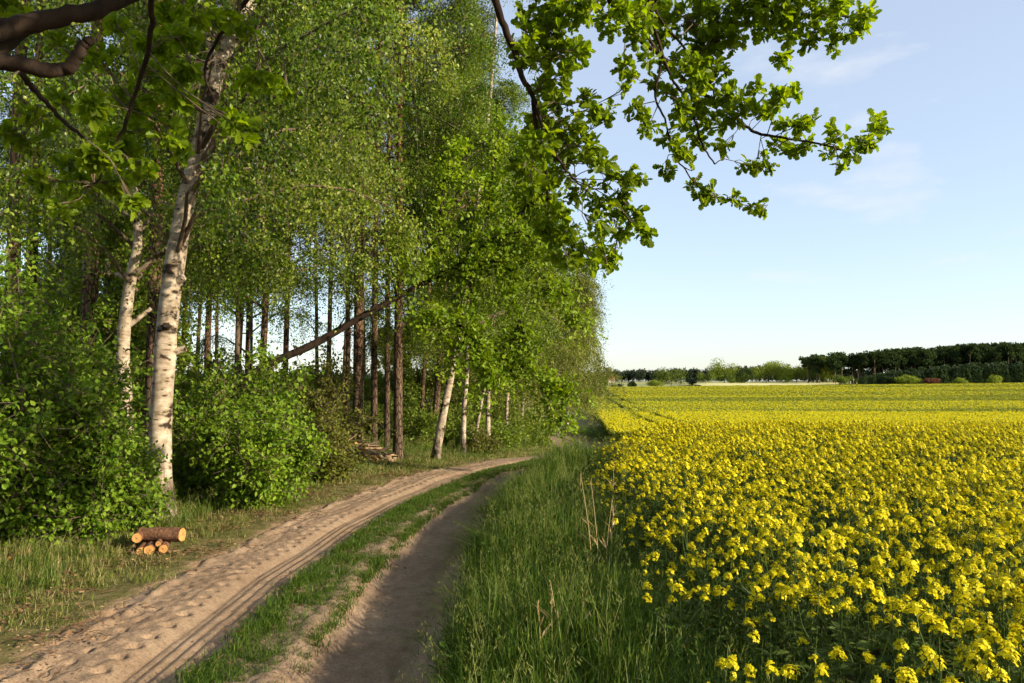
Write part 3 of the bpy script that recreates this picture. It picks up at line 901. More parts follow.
def birch_crown(rng, trunk, spread, z0, nb, ntw, m, lsize, droop=1.0, bias=(1, 0), twig_r=.003, tm=TM_DIAMOND, zdrop=2.4, clear=None):
    br, lv = Geo(), Geo()
    K = len(trunk); zt = trunk[:, 2]
    t = rng.uniform(0, 1, nb) ** .9
    zz = z0 + t * (zt[-1] * .97 - z0)
    p0 = np.stack([np.interp(zz, zt, trunk[:, i]) for i in range(3)], -1)
    az = rng.uniform(0, 2 * np.pi, nb)
    d = np.stack([np.cos(az), np.sin(az)], -1) + np.array(bias) * .35
    d = np.concatenate([unit(d), np.zeros((nb, 1))], 1)
    L = spread * (1.0 - .62 * t ** 1.5) * rng.uniform(.6, 1.1, nb)
    S = np.linspace(0, 1, 7)
    up = rng.uniform(.35, .8, nb)
    P = p0[:, None] + d[:, None] * (L[:, None] * S)[..., None] + np.array([0, 0, 1.]) * ((L * up)[:, None] * (1.5 * S - 1.25 * S ** 2.2))[..., None]
    P[:, 1:] += rng.normal(size=(nb, 6, 3)) * .05 * L[:, None, None] * S[1:, None]
    r0 = .008 + .009 * L
    tubes(br, P, r0[:, None] * (1.02 - .9 * S)[None], 5, 0)
    # hanging twigs
    n = nb * ntw
    bi = np.repeat(np.arange(nb), ntw); s = np.sqrt(rng.uniform(.04, 1, n))
    i0 = np.minimum((s * 6).astype(int), 5); f = (s * 6 - i0)[:, None]
    st = P[bi, i0] * (1 - f) + P[bi, i0 + 1] * f
    hd = np.concatenate([unit(rng.normal(size=(n, 2)) + d[bi, :2] * .5), np.zeros((n, 1))], 1)
    ln_ = droop * rng.uniform(.35, 1.25, n)
    ln_ = np.minimum(ln_, np.maximum(st[:, 2] - zdrop - rng.uniform(0, 1, n), .3))
    h = rng.uniform(.25, .7, n) * ln_
    Q = np.linspace(0, 1, 5)
    T = st[:, None] + hd[:, None] * (h[:, None] * (1 - np.exp(-2.2 * Q))[None])[..., None] + np.array([0, 0, 1.]) * (ln_[:, None] * (.22 * Q - 1.15 * Q ** 1.7))[..., None]
    tubes(br, T[:, ::2], twig_r * np.array([1.6, 1, .4])[None] * np.ones((n, 1)), 3, 1)
    ti = np.repeat(np.arange(n), m); q = rng.random(n * m)
    j = np.minimum((q * 4).astype(int), 3); g_ = (q * 4 - j)[:, None]
    lp = T[ti, j] * (1 - g_) + T[ti, j + 1] * g_ + rng.normal(size=(n * m, 3)) * .07
    ax = rdir(rng, n * m) * .75 + (0, 0, -.75)
    tint = np.clip(rng.normal(.42, .26, n * m) + .2 * rng.normal(size=n)[ti] + .2 * rng.normal(size=nb)[bi][ti], 0, 1)
    nr, sz = rdir(rng, n * m), lsize * rng.uniform(.7, 1.2, n * m)
    if clear is not None:
        k = clear(lp); lp, ax, nr, sz, tint = lp[k], ax[k], nr[k], sz[k], tint[k]
    leaves(lv, tm, lp, ax, nr, sz, tint)
    return br, lv


def broad_crown(rng, limbs, ntw, m, lsize, tl=.7, tm=TM_OVATE, up=.3, jit=.05, smin=.25):
    """twigs with leaves growing from the outer parts of limbs (M,K,3)"""
    br, lv = Geo(), Geo()
    M, K, _ = limbs.shape
    n = M * ntw
    bi = np.repeat(np.arange(M), ntw); s = rng.uniform(smin, 1, n) * (K - 1 - 1e-4)
    i0 = s.astype(int); f = (s - i0)[:, None]
    st = limbs[bi, i0] * (1 - f) + limbs[bi, i0 + 1] * f
    d = unit(rdir(rng, n) + (0, 0, up) + unit(limbs[bi, -1] - limbs[bi, 0]) * .35)
    ln_ = tl * rng.uniform(.4, 1.15, n)
    Q = np.linspace(0, 1, 4)
    T = st[:, None] + d[:, None] * (ln_[:, None] * Q)[..., None] + np.array([0, 0, -1.]) * (.22 * ln_[:, None] * Q ** 2)[..., None]
    T[:, 1:] += rng.normal(size=(n, 3, 3)) * .04
    tubes(br, T[:, [0, 2, 3]], np.array([.0055, .003, .0015])[None] * np.ones((n, 1)), 3, 0)
    ti = np.repeat(np.arange(n), m); q = rng.random(n * m) ** .7
    j = np.minimum((q * 3).astype(int), 2); g_ = (q * 3 - j)[:, None]
    lp = T[ti, j] * (1 - g_) + T[ti, j + 1] * g_ + rng.normal(size=(n * m, 3)) * jit
    ax = unit(rdir(rng, n * m) + d[ti] * .6 + (0, 0, -.15))
    nr = rdir(rng, n * m) * .7 + (.25, 0, .6)
    tint = np.clip(rng.normal(.45, .2, n * m) + .2 * rng.normal(size=n)[ti], 0, 1)
    leaves(lv, tm, lp, ax, nr, lsize * rng.uniform(.65, 1.2, n * m), tint)
    return br, lv


def trunk_mesh(pts, r0, r1, n=14, K=26, rng=None, flare=.35, rough=.05, mats=None, power=.8, stubs=()):
    P = catmull(pts, K)
    s = np.linspace(0, 1, K)
    rad = r1 + (r0 - r1) * (1 - s) ** power + r0 * flare * np.exp(-(P[:, 2] - P[0, 2]) / .25)
    rr = np.ones((1, K, n))
    if rng is not None:
        rr = 1 + rough * rng.normal(size=(1, K, n)); rr = (rr + np.roll(rr, 1, 1) + np.roll(rr, 1, 2)) / 3 * 1.0
    g = Geo()
    tubes(g, P[None], rad[None], n, 0, None, rr, caps=False)
    for z, az, L, r, upv in stubs:      # broken-off branch stubs and swollen knots
        p = np.array([np.interp(z, P[:, 2], P[:, i]) for i in range(3)]); d = np.array([math.cos(az), math.sin(az), upv])
        tubes(g, np.stack([p, p + d * L * .6, p + d * L])[None], np.array([[r * 1.25, r, r * .85]]), 8, 0, caps=True)
    return g.mesh('trunk', mats), P


def rel(pts):
    pts = np.asarray(pts, float); b = pts[0].copy()
    b[2] = float(zground(b[0], b[1])) - .03
    q = pts - b; q[0] = 0
    return b, q


# birch crowns that several trees share
rngB = np.random.default_rng(31)
straight = catmull([(0, 0, 0), (.1, 0, 4), (.05, .1, 8), (.2, 0, 12), (.25, .1, 15)], 20)
BC = []
for k in range(3):
    b, l = birch_crown(rngB, straight, 3.1, 3.2, 56, 36, 48, .056, 1.3, (.8, -.3), .0016, zdrop=2.5)
    BC.append((b.mesh('branches', [M_BIRCHTWIG, M_BIRCHTWIG]), l.mesh('crown', M_LBIRCH)))
BCP = []
for k in range(2):
    b, l = birch_crown(rngB, straight * (1, 1, .8), 3.2, 2.2, 56, 36, 31, .083, 2.0, (.9, -.2), .002, zdrop=.7)
    BCP.append((b.mesh('branches', [M_BIRCHTWIG, M_BIRCHTWIG]), l.mesh('crown', M_LBIRCH2)))


def crown_parts(t, pair, loc=(0, 0, 0), rz=0, sc=1.):
    tag(link('branches', pair[0], t, loc, (0, 0, rz), sc), kind='stuff')
    tag(link('crown', pair[1], t, loc, (0, 0, rz), sc), kind='stuff')


def birch_tree(label, pts, r0, r1, pair, stubs=(), seed=0, csc=1., rz=0, ext=(.4, 0, 15), group=None, cshift=(0, 0, 0), bark=None):
    b, q = rel(pts)
    r1 = r1 * .6; q = np.vstack([q, [q[-1] + (np.array(ext) - q[-1]) * .45 + (.1, 0, 0), ext]])
    t = thing('birch_tree', label, 'birch tree', b, 0, group)
    me, P = trunk_mesh(q, r0, r1, 14, 40, np.random.default_rng(seed), .3, .05, bark or M_BIRCH, stubs=stubs)
    link('trunk', me, t)
    if pair is not None:
        crown_parts(t, pair, cshift, rz, csc)
    return t, P


# the big leaning birch on the left
ptsA = [W(164, 524, 10.2), W(160, 455, 10.2), W(163, 385, 10.2), W(168, 320, 10.2), W(177, 250, 10.2), W(189, 190, 10.2), W(203, 135, 10.2), W(213, 90, 10.2), W(226, 50, 10.25), W(240, 26, 10.3)]
bA, qA = rel(ptsA)
qA = np.vstack([qA, qA[-1] + (.25, .1, 1.0), qA[-1] + (.2, .2, 3.2), qA[-1] + (.5, .3, 6.0)])
tA = thing('birch_tree', 'big white birch leaning right beside the log pile, dark knots on its trunk', 'birch tree', bA)
zA = lambda py: CAM_H + (385 - py) / FPX * 10.2 - bA[2]
stubsA = [(zA(172), .1, .55, .07, .75), (zA(355), .15, .26, .05, .35), (zA(240), 2.2, .22, .06, .7), (zA(285), -.4, .2, .055, .5), (zA(330), -1.2, .2, .05, .3),
          (zA(75), 2.6, .6, .055, .9), (zA(205), -.6, .22, .06, .8), (zA(118), -.1, .34, .04, .2)]
meA, PA = trunk_mesh(qA, .15, .034, 18, 70, np.random.default_rng(3), .3, .07, M_BIRCH, power=.62, stubs=stubsA)
link('trunk', meA, tA)
# a pale fork at the top of the picture
fk = Geo()
f0 = PA[np.argmin(np.abs(PA[:, 2] - zA(62)))]
tubes(fk, catmull([f0, f0 + (-.10, -.02, .22), f0 + (-.16, -.05, .6), f0 + (-.35, 0, 1.4)], 8)[None], np.linspace(.07, .025, 8)[None], 8, 0)
f1 = PA[np.argmin(np.abs(PA[:, 2] - zA(34)))]
tubes(fk, catmull([f1, f1 + (.16, -.03, .05), f1 + (.45, -.05, .22), f1 + (.9, 0, .5)], 8)[None], np.linspace(.045, .012, 8)[None], 7, 0)
link('fork', fk.mesh('fork', M_BIRCH), tA)
rA = np.random.default_rng(41)


def bare_front(p):
    """the side of the trunk towards the open track carries no leaves"""
    tx, ty_ = np.interp(p[:, 2], PA[:, 2], PA[:, 0]), np.interp(p[:, 2], PA[:, 2], PA[:, 1])
    dx, dy = p[:, 0] - tx, p[:, 1] - ty_
    f = dx * .40 - dy * .916; s = np.abs(dx * .916 + dy * .40)
    gap = .13 + .12 * np.sin(p[:, 2] * 3.1) ** 2
    return ~((f > 0) & (s < gap) & (p[:, 2] < zA(25)))


b, l = birch_crown(rA, PA, 3.7, 3.0, 76, 38, 47, .054, 1.25, (1.3, .2), .0015, zdrop=2.7, clear=bare_front)
tag(link('branches', b.mesh('branches', [M_BIRCHTWIG, M_BIRCHTWIG]), tA), kind='stuff')
tag(link('crown', l.mesh('crown', M_LBIRCH), tA), kind='stuff')
# second birch
birch_tree('crooked white birch just left of the big leaning birch, half hidden by leaves', [W(126, 500, 11.2), W(126, 420, 11.2), W(123, 360, 11.2), W(126, 312, 11.2), W(133, 268, 11.2), W(138, 235, 11.2), W(136, 150, 11.3)],
           .115, .03, BC[0], [(2.6, .3, .35, .035, .9), (3.3, 2.8, .3, .03, .5)], 5, .9, 1.3, (.2, .6, 13))
# birches along the edge of the wood
birch_tree('slim dark trunked birch hidden among hanging leaves behind the bright roadside shrub', [W(262, 470, 16), W(262, 380, 16), W(266, 280, 16), W(262, 150, 16)], .085, .02, BC[1], (), 7, .95, 2.0, (.3, .2, 14.5), bark=M_PINE)
birch_tree('white birch leaning right over the verge, black base, beside the brown pine trunk', [W(435, 457, 19.7), W(443, 415, 19.7), W(452, 370, 19.7), W(459, 330, 19.7), W(470, 260, 19.8)],
           .12, .03, BC[2], (), 8, .95, 0.3, (1.7, .4, 14), cshift=(.5, 0, 0))
birch_tree('upright white birch trunk, left of the pair near the end of the visible track', [W(463, 452, 22.5), W(464, 410, 22.5), W(467, 370, 22.5), W(468, 300, 22.6)], .085, .02, BC[0], (), 9, .85, 4.0, (.4, .4, 13))
birch_tree('upright white birch trunk with black patches, right of the pair near the track bend', [W(488, 448, 25), W(488, 410, 25), W(489, 375, 25), W(492, 320, 25)], .09, .02, BC[1], (), 10, .85, .8, (.4, .4, 12.5))
birch_tree('thin birch leaning right between the two upright white birches', [W(473, 448, 24), W(480, 410, 24), W(486, 380, 24), W(492, 340, 24)], .055, .015, BC[2], (), 12, .6, 1.9, (.9, .3, 9), cshift=(.3, 0, 0))
birch_tree('slender birch with pale trunk in the thicket near the far track', [W(506, 440, 31), W(507, 405, 31), W(510, 370, 31)], .08, .02, BCP[0], (), 13, .95, 2.2, (.5, .3, 13))
birch_tree('leaning birch whose pale trunk slants over the far bend of the track', [W(541, 437, 46), W(549, 405, 46), W(560, 370, 46), W(574, 335, 46)], .13, .03, BCP[1], (), 14, .93, 5.6, (3.0, .3, 11.5), cshift=(1.6, 0, 0))
birch_tree('weeping birch at the far end of the wood, outermost crown against the sky', [W(566, 436, 56), W(568, 405, 56), W(571, 360, 56)], .15, .03, BCP[0], (), 15, 1.0, 0.9, (.6, .3, 12.5), cshift=(.3, 0, 0))
birch_tree('pale birch behind the leaning birch at the far bend of the track', [W(534, 432, 52), W(535, 400, 52), W(537, 360, 52)], .12, .03, BCP[1], (), 16, 1.1, 3.3, (.4, .3, 14))
birch_tree('pale hazy birch crown between the near oak leaves and the far birches', [W(520, 436, 38), W(523, 400, 38), W(528, 350, 38)], .10, .03, BCP[0], (), 17, 1.05, 4.4, (.5, .3, 14))

# pines
rngP = np.random.default_rng(51)


def pine_crown(rng, H, zlow, nb, spread, ntuft, ts, dead=10):
    br, lv = Geo(), Geo()
    t = rng.random(nb); z = zlow + t * (H - zlow); az = rng.uniform(0, 2 * np.pi, nb)
    d = np.stack([np.cos(az), np.sin(az), np.zeros(nb)], -1)
    L = spread * (1 - .65 * t) * rng.uniform(.6, 1.1, nb)
    S = np.linspace(0, 1, 5)
    P = np.stack([np.zeros(nb), np.zeros(nb), z], -1)[:, None] + d[:, None] * (L[:, None] * S)[..., None] + np.array([0, 0, 1.]) * (L[:, None] * (.15 * S + .25 * S ** 2))[..., None]
    P[:, 1:] += rng.normal(size=(nb, 4, 3)) * .08
    tubes(br, P, (.01 + .012 * L)[:, None] * (1.02 - .85 * S)[None], 4, 0)
    if dead:      # bare dead branches below the crown
        zz = rng.uniform(zlow * .35, zlow, dead); a2 = rng.uniform(0, 6.28, dead); l2 = rng.uniform(.3, 1.2, dead)
        d2 = np.stack([np.cos(a2), np.sin(a2), rng.uniform(-.2, .2, dead)], -1); s0 = np.stack([zz * 0, zz * 0, zz], -1)
        D = s0[:, None] + d2[:, None] * (l2[:, None] * np.linspace(0, 1, 4))[..., None]; D[:, 2:] += rng.normal(size=(dead, 2, 3)) * .05
        tubes(br, D, np.array([.014, .011, .008, .004])[None] * np.ones((dead, 1)), 4, 0)
    n = nb * ntuft
    bi = np.repeat(np.arange(nb), ntuft); s = rng.uniform(.35, 1, n) * 4 * .999; i0 = s.astype(int); f = (s - i0)[:, None]
    pos = P[bi, i0] * (1 - f) + P[bi, i0 + 1] * f + rng.normal(size=(n, 3)) * (.2, .2, .12)
    leaves(lv, TM_TUFT, pos, rdir(rng, n) * .6 + d[bi] * .6 + (0, 0, .5), rdir(rng, n), ts * rng.uniform(.7, 1.25, n), rng.random(n))
    return br, lv


PC = []
for k in range(3):
    b, l = pine_crown(rngP, 17, 9.5 + k, 46, 2.2, 34, .24, 14)
    PC.append((b.mesh('branches', M_PINE), l.mesh('crown', M_NEEDLE)))
PT = []
for k in range(3):
    me, _ = trunk_mesh([(0, 0, 0), (.05 * (k - 1), .03, 6), (-.04, .05 * k, 12), (0, 0, 17)], .15, .03, 12, 34, rngP, .22, .06, M_PINE)
    PT.append(me)


def pine_tree(label, px, py, Y, wpx, k=0, group=None, lean=0., leany=0., loc=None, pale=False):
    p = W(px, py, Y) if loc is None else np.array(loc, float)
    z = float(zground(p[0], p[1])) - .05
    t = thing('pine_tree', label, 'pine tree', (p[0], p[1], z), 0, group)
    t.rotation_euler = (leany, lean, (k * 1.9) % 6.28)
    s = wpx * Y / FPX / .34
    link('trunk', PT[k % 3], t, None, None, (s, s, 1))
    crown_parts(t, PC[k % 3], (0, 0, 0), k * 2.1, (1, 1, 1))
    return t


fr = 'pine trunks standing at the front of the wood'
pine_tree('brown pine trunk left of the two birches, rising from behind the big bush', 86, 470, 14, 19, 0)
pine_tree('broad grey-brown pine trunk between the crooked birch and the big leaning birch', 151, 470, 14.5, 17, 1)
pine_tree('reddish pine trunk at the very left edge of the picture', 8, 470, 13, 17, 2)
pine_tree('reddish pine trunk second from the left edge of the picture', 26, 470, 16, 12, 0)
pine_tree('sturdy pine trunk behind the olive sapling, its base hidden by the brushwood', 358, 452, 21, 13, 1)
pine_tree('thin pine trunk in the middle, just right of the sturdy pine behind the sapling', 374, 450, 23, 8, 2)
pine_tree('thinnest of the middle pine trunks, left neighbour of the thick brown pine', 387, 450, 24, 7, 0)
pine_tree('thick brown pine trunk beside the brush pile, nearest the leaning birch', 398, 456, 19.7, 11, 1)
pine_tree('slanting reddish pine behind the leaning white birch', 432, 445, 28, 8, 2, lean=-.10)
pine_tree('dark crooked pine left of the slanting reddish one', 419, 446, 29, 5, 0, lean=.06)
gp = 'pines deep in the wood'
kk = 0
rq = np.random.default_rng(61)
for (px, Y, wpx) in [(44, 26, 6), (60, 34, 5), (112, 30, 7), (178, 30, 6), (192, 36, 5), (205, 27, 8), (216, 40, 5), (233, 24, 8), (246, 33, 6), (262, 38, 5), (283, 29, 7), (318, 34, 5), (327, 27, 6), (340, 40, 4), (366, 36, 4), (410, 38, 4), (448, 42, 3.5), (-30, 22, 9), (-70, 30, 8), (20, 38, 5), (92, 44, 4), (140, 40, 5)]:
    pine_tree('slender brown pine deep in the wood, seen between the nearer trunks', px, 430, Y, wpx, kk, gp, lean=rq.normal() * .02, leany=rq.normal() * .02); kk += 1

# the olive sapling's neighbour: a small pine with brown hanging needles
bq, lq = pine_crown(np.random.default_rng(71), 8.5, 3.8, 34, 1.5, 40, .2, 6)
p = W(345, 450, 19); z = float(zground(p[0], p[1]))
t = thing('pine_tree', 'small pine with brownish needles hanging above the dark oak limb', 'pine tree', (p[0], p[1], z))
me, _ = trunk_mesh([(0, 0, 0), (.05, 0, 3), (-.05, .05, 6), (0, 0, 8.5)], .07, .02, 8, 20, rngP, .2, .05, M_PINE)
link('trunk', me, t); tag(link('branches', bq.mesh('branches', M_PINE), t), kind='stuff'); tag(link('crown', lq.mesh('crown', M_BROWNNEEDLE), t), kind='stuff')

# leaning oak whose dark limb crosses the middle of the wood
ptsO = [W(205, 470, 15.5), W(228, 405, 15.5), W(262, 368, 15.5), W(312, 345, 15.6), W(372, 311, 15.7), W(422, 284, 15.8), W(462, 262, 16), W(510, 225, 16.3), W(548, 180, 16.5)]
bO, qO = rel(ptsO)
tO = thing('oak_tree', 'leaning oak with dark slanting limb and bright leaves hanging towards the track', 'oak tree', bO)
meO, PO = trunk_mesh(qO, .105, .022, 10, 50, np.random.default_rng(6), .2, .08, M_BARK, power=.9)
link('trunk', meO, tO)
rO = np.random.default_rng(81)
sub = []
og = Geo()
for (a, c) in [((422, 284, 15.8), (440, 215, 15.6)), ((440, 274, 15.9), (505, 262, 15.4)), ((462, 262, 16), (490, 190, 16.5)), ((462, 262, 16), (470, 330, 15.2)), ((490, 240, 16.1), (545, 250, 15.6)), ((490, 240, 16.1), (520, 320, 15.6)),
               ((510, 225, 16.3), (560, 200, 16.6)), ((510, 225, 16.3), (550, 290, 16.2)), ((530, 200, 16.4), (530, 140, 17)), ((530, 200, 16.4), (582, 250, 16.4)), ((470, 330, 15.2), (490, 390, 15.2)), ((520, 320, 15.6), (545, 390, 15.9)),
               ((550, 290, 16.2), (575, 330, 16.5)), ((470, 330, 15.2), (450, 360, 15)), ((520, 320, 15.6), (512, 380, 15.8)), ((440, 215, 15.6), (455, 150, 15.4)), ((490, 190, 16.5), (500, 120, 16.5)), ((400, 296, 15.7), (405, 240, 15)),
               ((530, 200, 16.4), (560, 150, 17)), ((470, 330, 15.2), (435, 320, 14.8)), ((545, 390, 15.9), (560, 425, 16))]:
    A, C = W(*a) - bO, W(*c) - bO
    mid = (A + C) / 2 + rO.normal(size=3) * .15 + (0, 0, .15)
    sub.append(catmull([A, mid, C], 7))
sub = np.array(sub)
tubes(og, sub, np.linspace(.03, .008, 7)[None] * np.ones((len(sub), 1)), 5, 0)
for a, c in (((335, 332, 15.6), (352, 296, 15.4)), ((372, 311, 15.7), (362, 352, 15.3)), ((400, 297, 15.7), (408, 335, 15.4)), ((318, 342, 15.6), (300, 316, 15.8)), ((388, 303, 15.7), (372, 272, 16))):
    A, C = W(*a) - bO, W(*c) - bO
    tubes(og, catmull([A, (A + C) / 2 + rO.normal(size=3) * .08, C], 5)[None], np.linspace(.018, .004, 5)[None], 5, 0)
b, l = broad_crown(rO, sub, 48, 14, .105, .62, TM_OAKLOW, .1, .06, .05)
og.merge(b)
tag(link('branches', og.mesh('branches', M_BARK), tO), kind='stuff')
tag(link('crown', l.mesh('crown', M_LOAK2), tO), kind='stuff')


# more birches inside the wood, and young broadleaved trees under them
gb = 'birches behind the front row of the wood'
for i, (px, Y, sc) in enumerate([(110, 17, 1.0), (235, 19, 1.0), (160, 25, 1.05), (395, 29, 1.0), (435, 33, 1.05), (250, 30, 1.1), (60, 24, 1.05), (475, 40, 1.1)]):
    x = (px - 512) / FPX * Y; zz = float(zground(x, Y))
    birch_tree('thin birch behind the front row of the wood, its trunk lost among leaves', [(x, Y, zz), (x + .05, Y, zz + 3), (x, Y + .1, zz + 7)], .07, .02, BC[i % 3], (), 300 + i, sc, i * 1.7, (.3, .2, 14), group=gb, bark=M_TWIG)
rY = np.random.default_rng(91)
YT = []
for k in range(2):
    S = np.linspace(0, 1, 8); nb = 30
    z0 = 1.2 + 4.6 * rY.random(nb); az = rY.uniform(0, 6.28, nb); L = rY.uniform(.9, 2.2, nb) * (1.15 - z0 / 9)
    d = np.stack([np.cos(az), np.sin(az), np.full(nb, .45)], -1)
    P = np.stack([z0 * 0, z0 * 0, z0], -1)[:, None] + d[:, None] * (L[:, None] * S)[..., None]
    P[:, 1:] += rY.normal(size=(nb, 7, 3)) * .05
    g = Geo(); tubes(g, P, np.linspace(.02, .006, 8)[None] * np.ones((nb, 1)), 4, 0)
    b, l = broad_crown(rY, P, 40, 14, .11, .7, TM_DIAMOND, .1, .07, .1)
    g.merge(b)
    gt = Geo(); tubes(gt, catmull([(0, 0, -.05), (.08, 0, 2.5), (-.05, .05, 5), (0, 0, 7)], 10)[None], np.linspace(.06, .015, 10)[None], 7, 0)
    YT.append((gt.mesh('trunk', M_TWIG), g.mesh('branches', M_TWIG), l.mesh('crown', M_LUNDER)))
gy_ = 'young broadleaved trees inside the wood'
for i, (px, Y, sc) in enumerate([(105, 15.5, .9), (130, 22, 1.1), (410, 33, .95), (455, 36, 1.0), (490, 42, 1.0), (70, 30, 1.2), (510, 52, 1.2)]):
    x = (px - 512) / FPX * Y
    t = thing('young_tree', 'young green broadleaved tree half hidden inside the wood', 'tree', (x, Y, float(zground(x, Y))), i * 1.3, gy_, sc)
    link('trunk', YT[i % 2][0], t); tag(link('branches', YT[i % 2][1], t), kind='stuff'); tag(link('crown', YT[i % 2][2], t), kind='stuff')


# shrubs and saplings
def shrub(name, label, cat, base, h, rad, ns, ntw, m, lsize, mat, seed, tl=.55, tm=TM_OVATE, lean=(0, 0), flat=1.0, group=None, stem=.018):
    r = np.random.default_rng(seed)
    t = thing(name, label, cat, (base[0], base[1], float(zground(base[0], base[1])) - .02), 0, group)
    az = np.arange(ns) * 2.4 + r.normal(size=ns) * .4
    q = np.sqrt((np.arange(ns) + .5) / ns)
    d = np.stack([np.cos(az), np.sin(az) * flat, np.zeros(ns)], -1)
    S = np.linspace(0, 1, 7)
    hh = h * (1.0 - .5 * q ** 2) * r.uniform(.6, 1.15, ns)
    P = d[:, None] * (rad * q * .85)[:, None, None] * (S ** .75)[None, :, None] + np.array([0, 0, 1.]) * (hh[:, None] * (S ** 1.15 - .10 * S ** 4))[..., None]
    P[..., 0] += lean[0] * S ** 1.5; P[..., 1] += lean[1] * S ** 1.5
    P[:, 1:] += r.normal(size=(ns, 6, 3)) * .035 * h
    g = Geo()
    tubes(g, P, stem * np.linspace(1, .25, 7)[None] * r.uniform(.7, 1.2, (ns, 1)), 5, 0)
    b, l = broad_crown(r, P, ntw, m, lsize, tl, tm, .15, .05, .12)
    g.merge(b)
    tag(link('stems', g.mesh('stems', M_TWIG), t), kind='stuff')
    tag(link('foliage', l.mesh('foliage', mat), t), kind='stuff')
    return t


def at(px, Y):
    return ((px - 512) / FPX * Y, Y)


shrub('shrub', 'tall dense green bush filling the left edge of the picture', 'bush', at(10, 8.5), 3.5, 1.3, 26, 66, 12, .066, M_LBUSH, 101, .5)
shrub('shrub', 'dense green bush in front of the crooked birch, left of the log pile', 'bush', at(76, 8.8), 2.3, .85, 22, 66, 13, .062, M_LBUSH, 102, .45)
shrub('shrub', 'leafy bush climbing around the foot of the big leaning birch', 'bush', at(128, 9.3), 1.25, .4, 12, 50, 12, .06, M_LBUSH, 103, .4)
shrub('shrub', 'tall shady bush between the left pine trunks and the birches', 'bush', at(60, 11.5), 3.9, 1.4, 16, 46, 11, .085, M_LBUSH, 104, .6)
shrub('shrub', 'dark shaded bush to the right of the big leaning birch', 'bush', at(212, 12.6), 2.35, 1.2, 20, 50, 11, .08, M_LBUSH, 105, .5)
shrub('shrub', 'bright green roadside shrub with thin dark stem at its foot', 'bush', at(262, 11.6), 1.75, .95, 20, 60, 13, .072, M_LBUSH2, 106, .42, lean=(.15, -.1))
shrub('shrub', 'tall green bush behind the bright roadside shrub', 'bush', at(262, 14.2), 2.7, 1.2, 18, 46, 11, .085, M_LBUSH, 107, .5)
shrub('sapling', 'olive brown leafed sapling in front of the sturdy pine', 'sapling', at(318, 15.8), 2.9, 1.15, 18, 44, 11, .07, M_LOLIVE, 108, .5)
shrub('sapling', 'low yellowish sapling on the grass by the olive one', 'sapling', at(330, 14.3), 1.2, .6, 12, 34, 10, .07, M_LOLIVE, 109, .35)
ug = 'undergrowth shrubs between the trunks along the track'
ru = np.random.default_rng(111)
UP = []
for i, (px, Y, h, rad) in enumerate([(415, 27, 2.6, 1.3), (447, 29, 3.0, 1.4), (478, 27.5, 1.5, .8), (476, 33, 3.4, 1.4), (500, 28, 1.3, .8), (508, 34, 3.2, 1.3), (524, 36, 1.9, 1.0), (385, 30, 3.0, 1.5), (360, 32, 2.3, 1.6), (330, 30, 2.2, 1.6),
                                     (534, 41, 2.4, 1.1), (300, 26, 3, 1.5), (230, 22, 3.2, 1.5), (170, 20, 3.2, 1.5), (120, 19, 3.0, 1.4), (40, 18, 3.0, 1.4), (540, 58, 3.0, 1.6), (515, 50, 4, 1.8), (440, 36, 4.0, 1.8), (400, 40, 4.2, 2.0), (270, 34, 4.0, 2.0), (190, 32, 4, 2.0), (182, 27, 4.2, 1.8), (215, 34, 4.6, 2), (246, 27, 3.8, 1.7), (292, 38, 4.8, 2), (322, 43, 4.6, 2.2), (352, 40, 4.4, 2.2), (380, 35, 4.2, 1.8), (30, 26, 4, 1.8), (85, 28, 4.4, 1.8)]):
    lb = 'light green undergrowth shrub among the trunks of the wood'
    if i < 6:
        t = shrub('shrub', lb, 'bush', at(px, Y), h, rad, 12, 36, 11, .10, M_LUNDER, 200 + i, .6, TM_DIAMOND, group=ug)
        UP.append((t, h, rad))
    else:
        src, h0, r0 = UP[i % 6]
        x, y = at(px, Y)
        t = thing('shrub', lb, 'bush', (x, y, float(zground(x, y)) - .02), ru.uniform(0, 6.28), ug, (rad / r0, rad / r0, h * ru.uniform(.9, 1.1) / h0))
        for ch in src.children:
            c = ch.copy(); COL.objects.link(c); c.parent = t
shrub('shrub', 'small dark bush at the foot of the two upright white birches', 'bush', at(481, 23), .9, .55, 10, 30, 9, .07, M_LOLIVE, 112, .3)

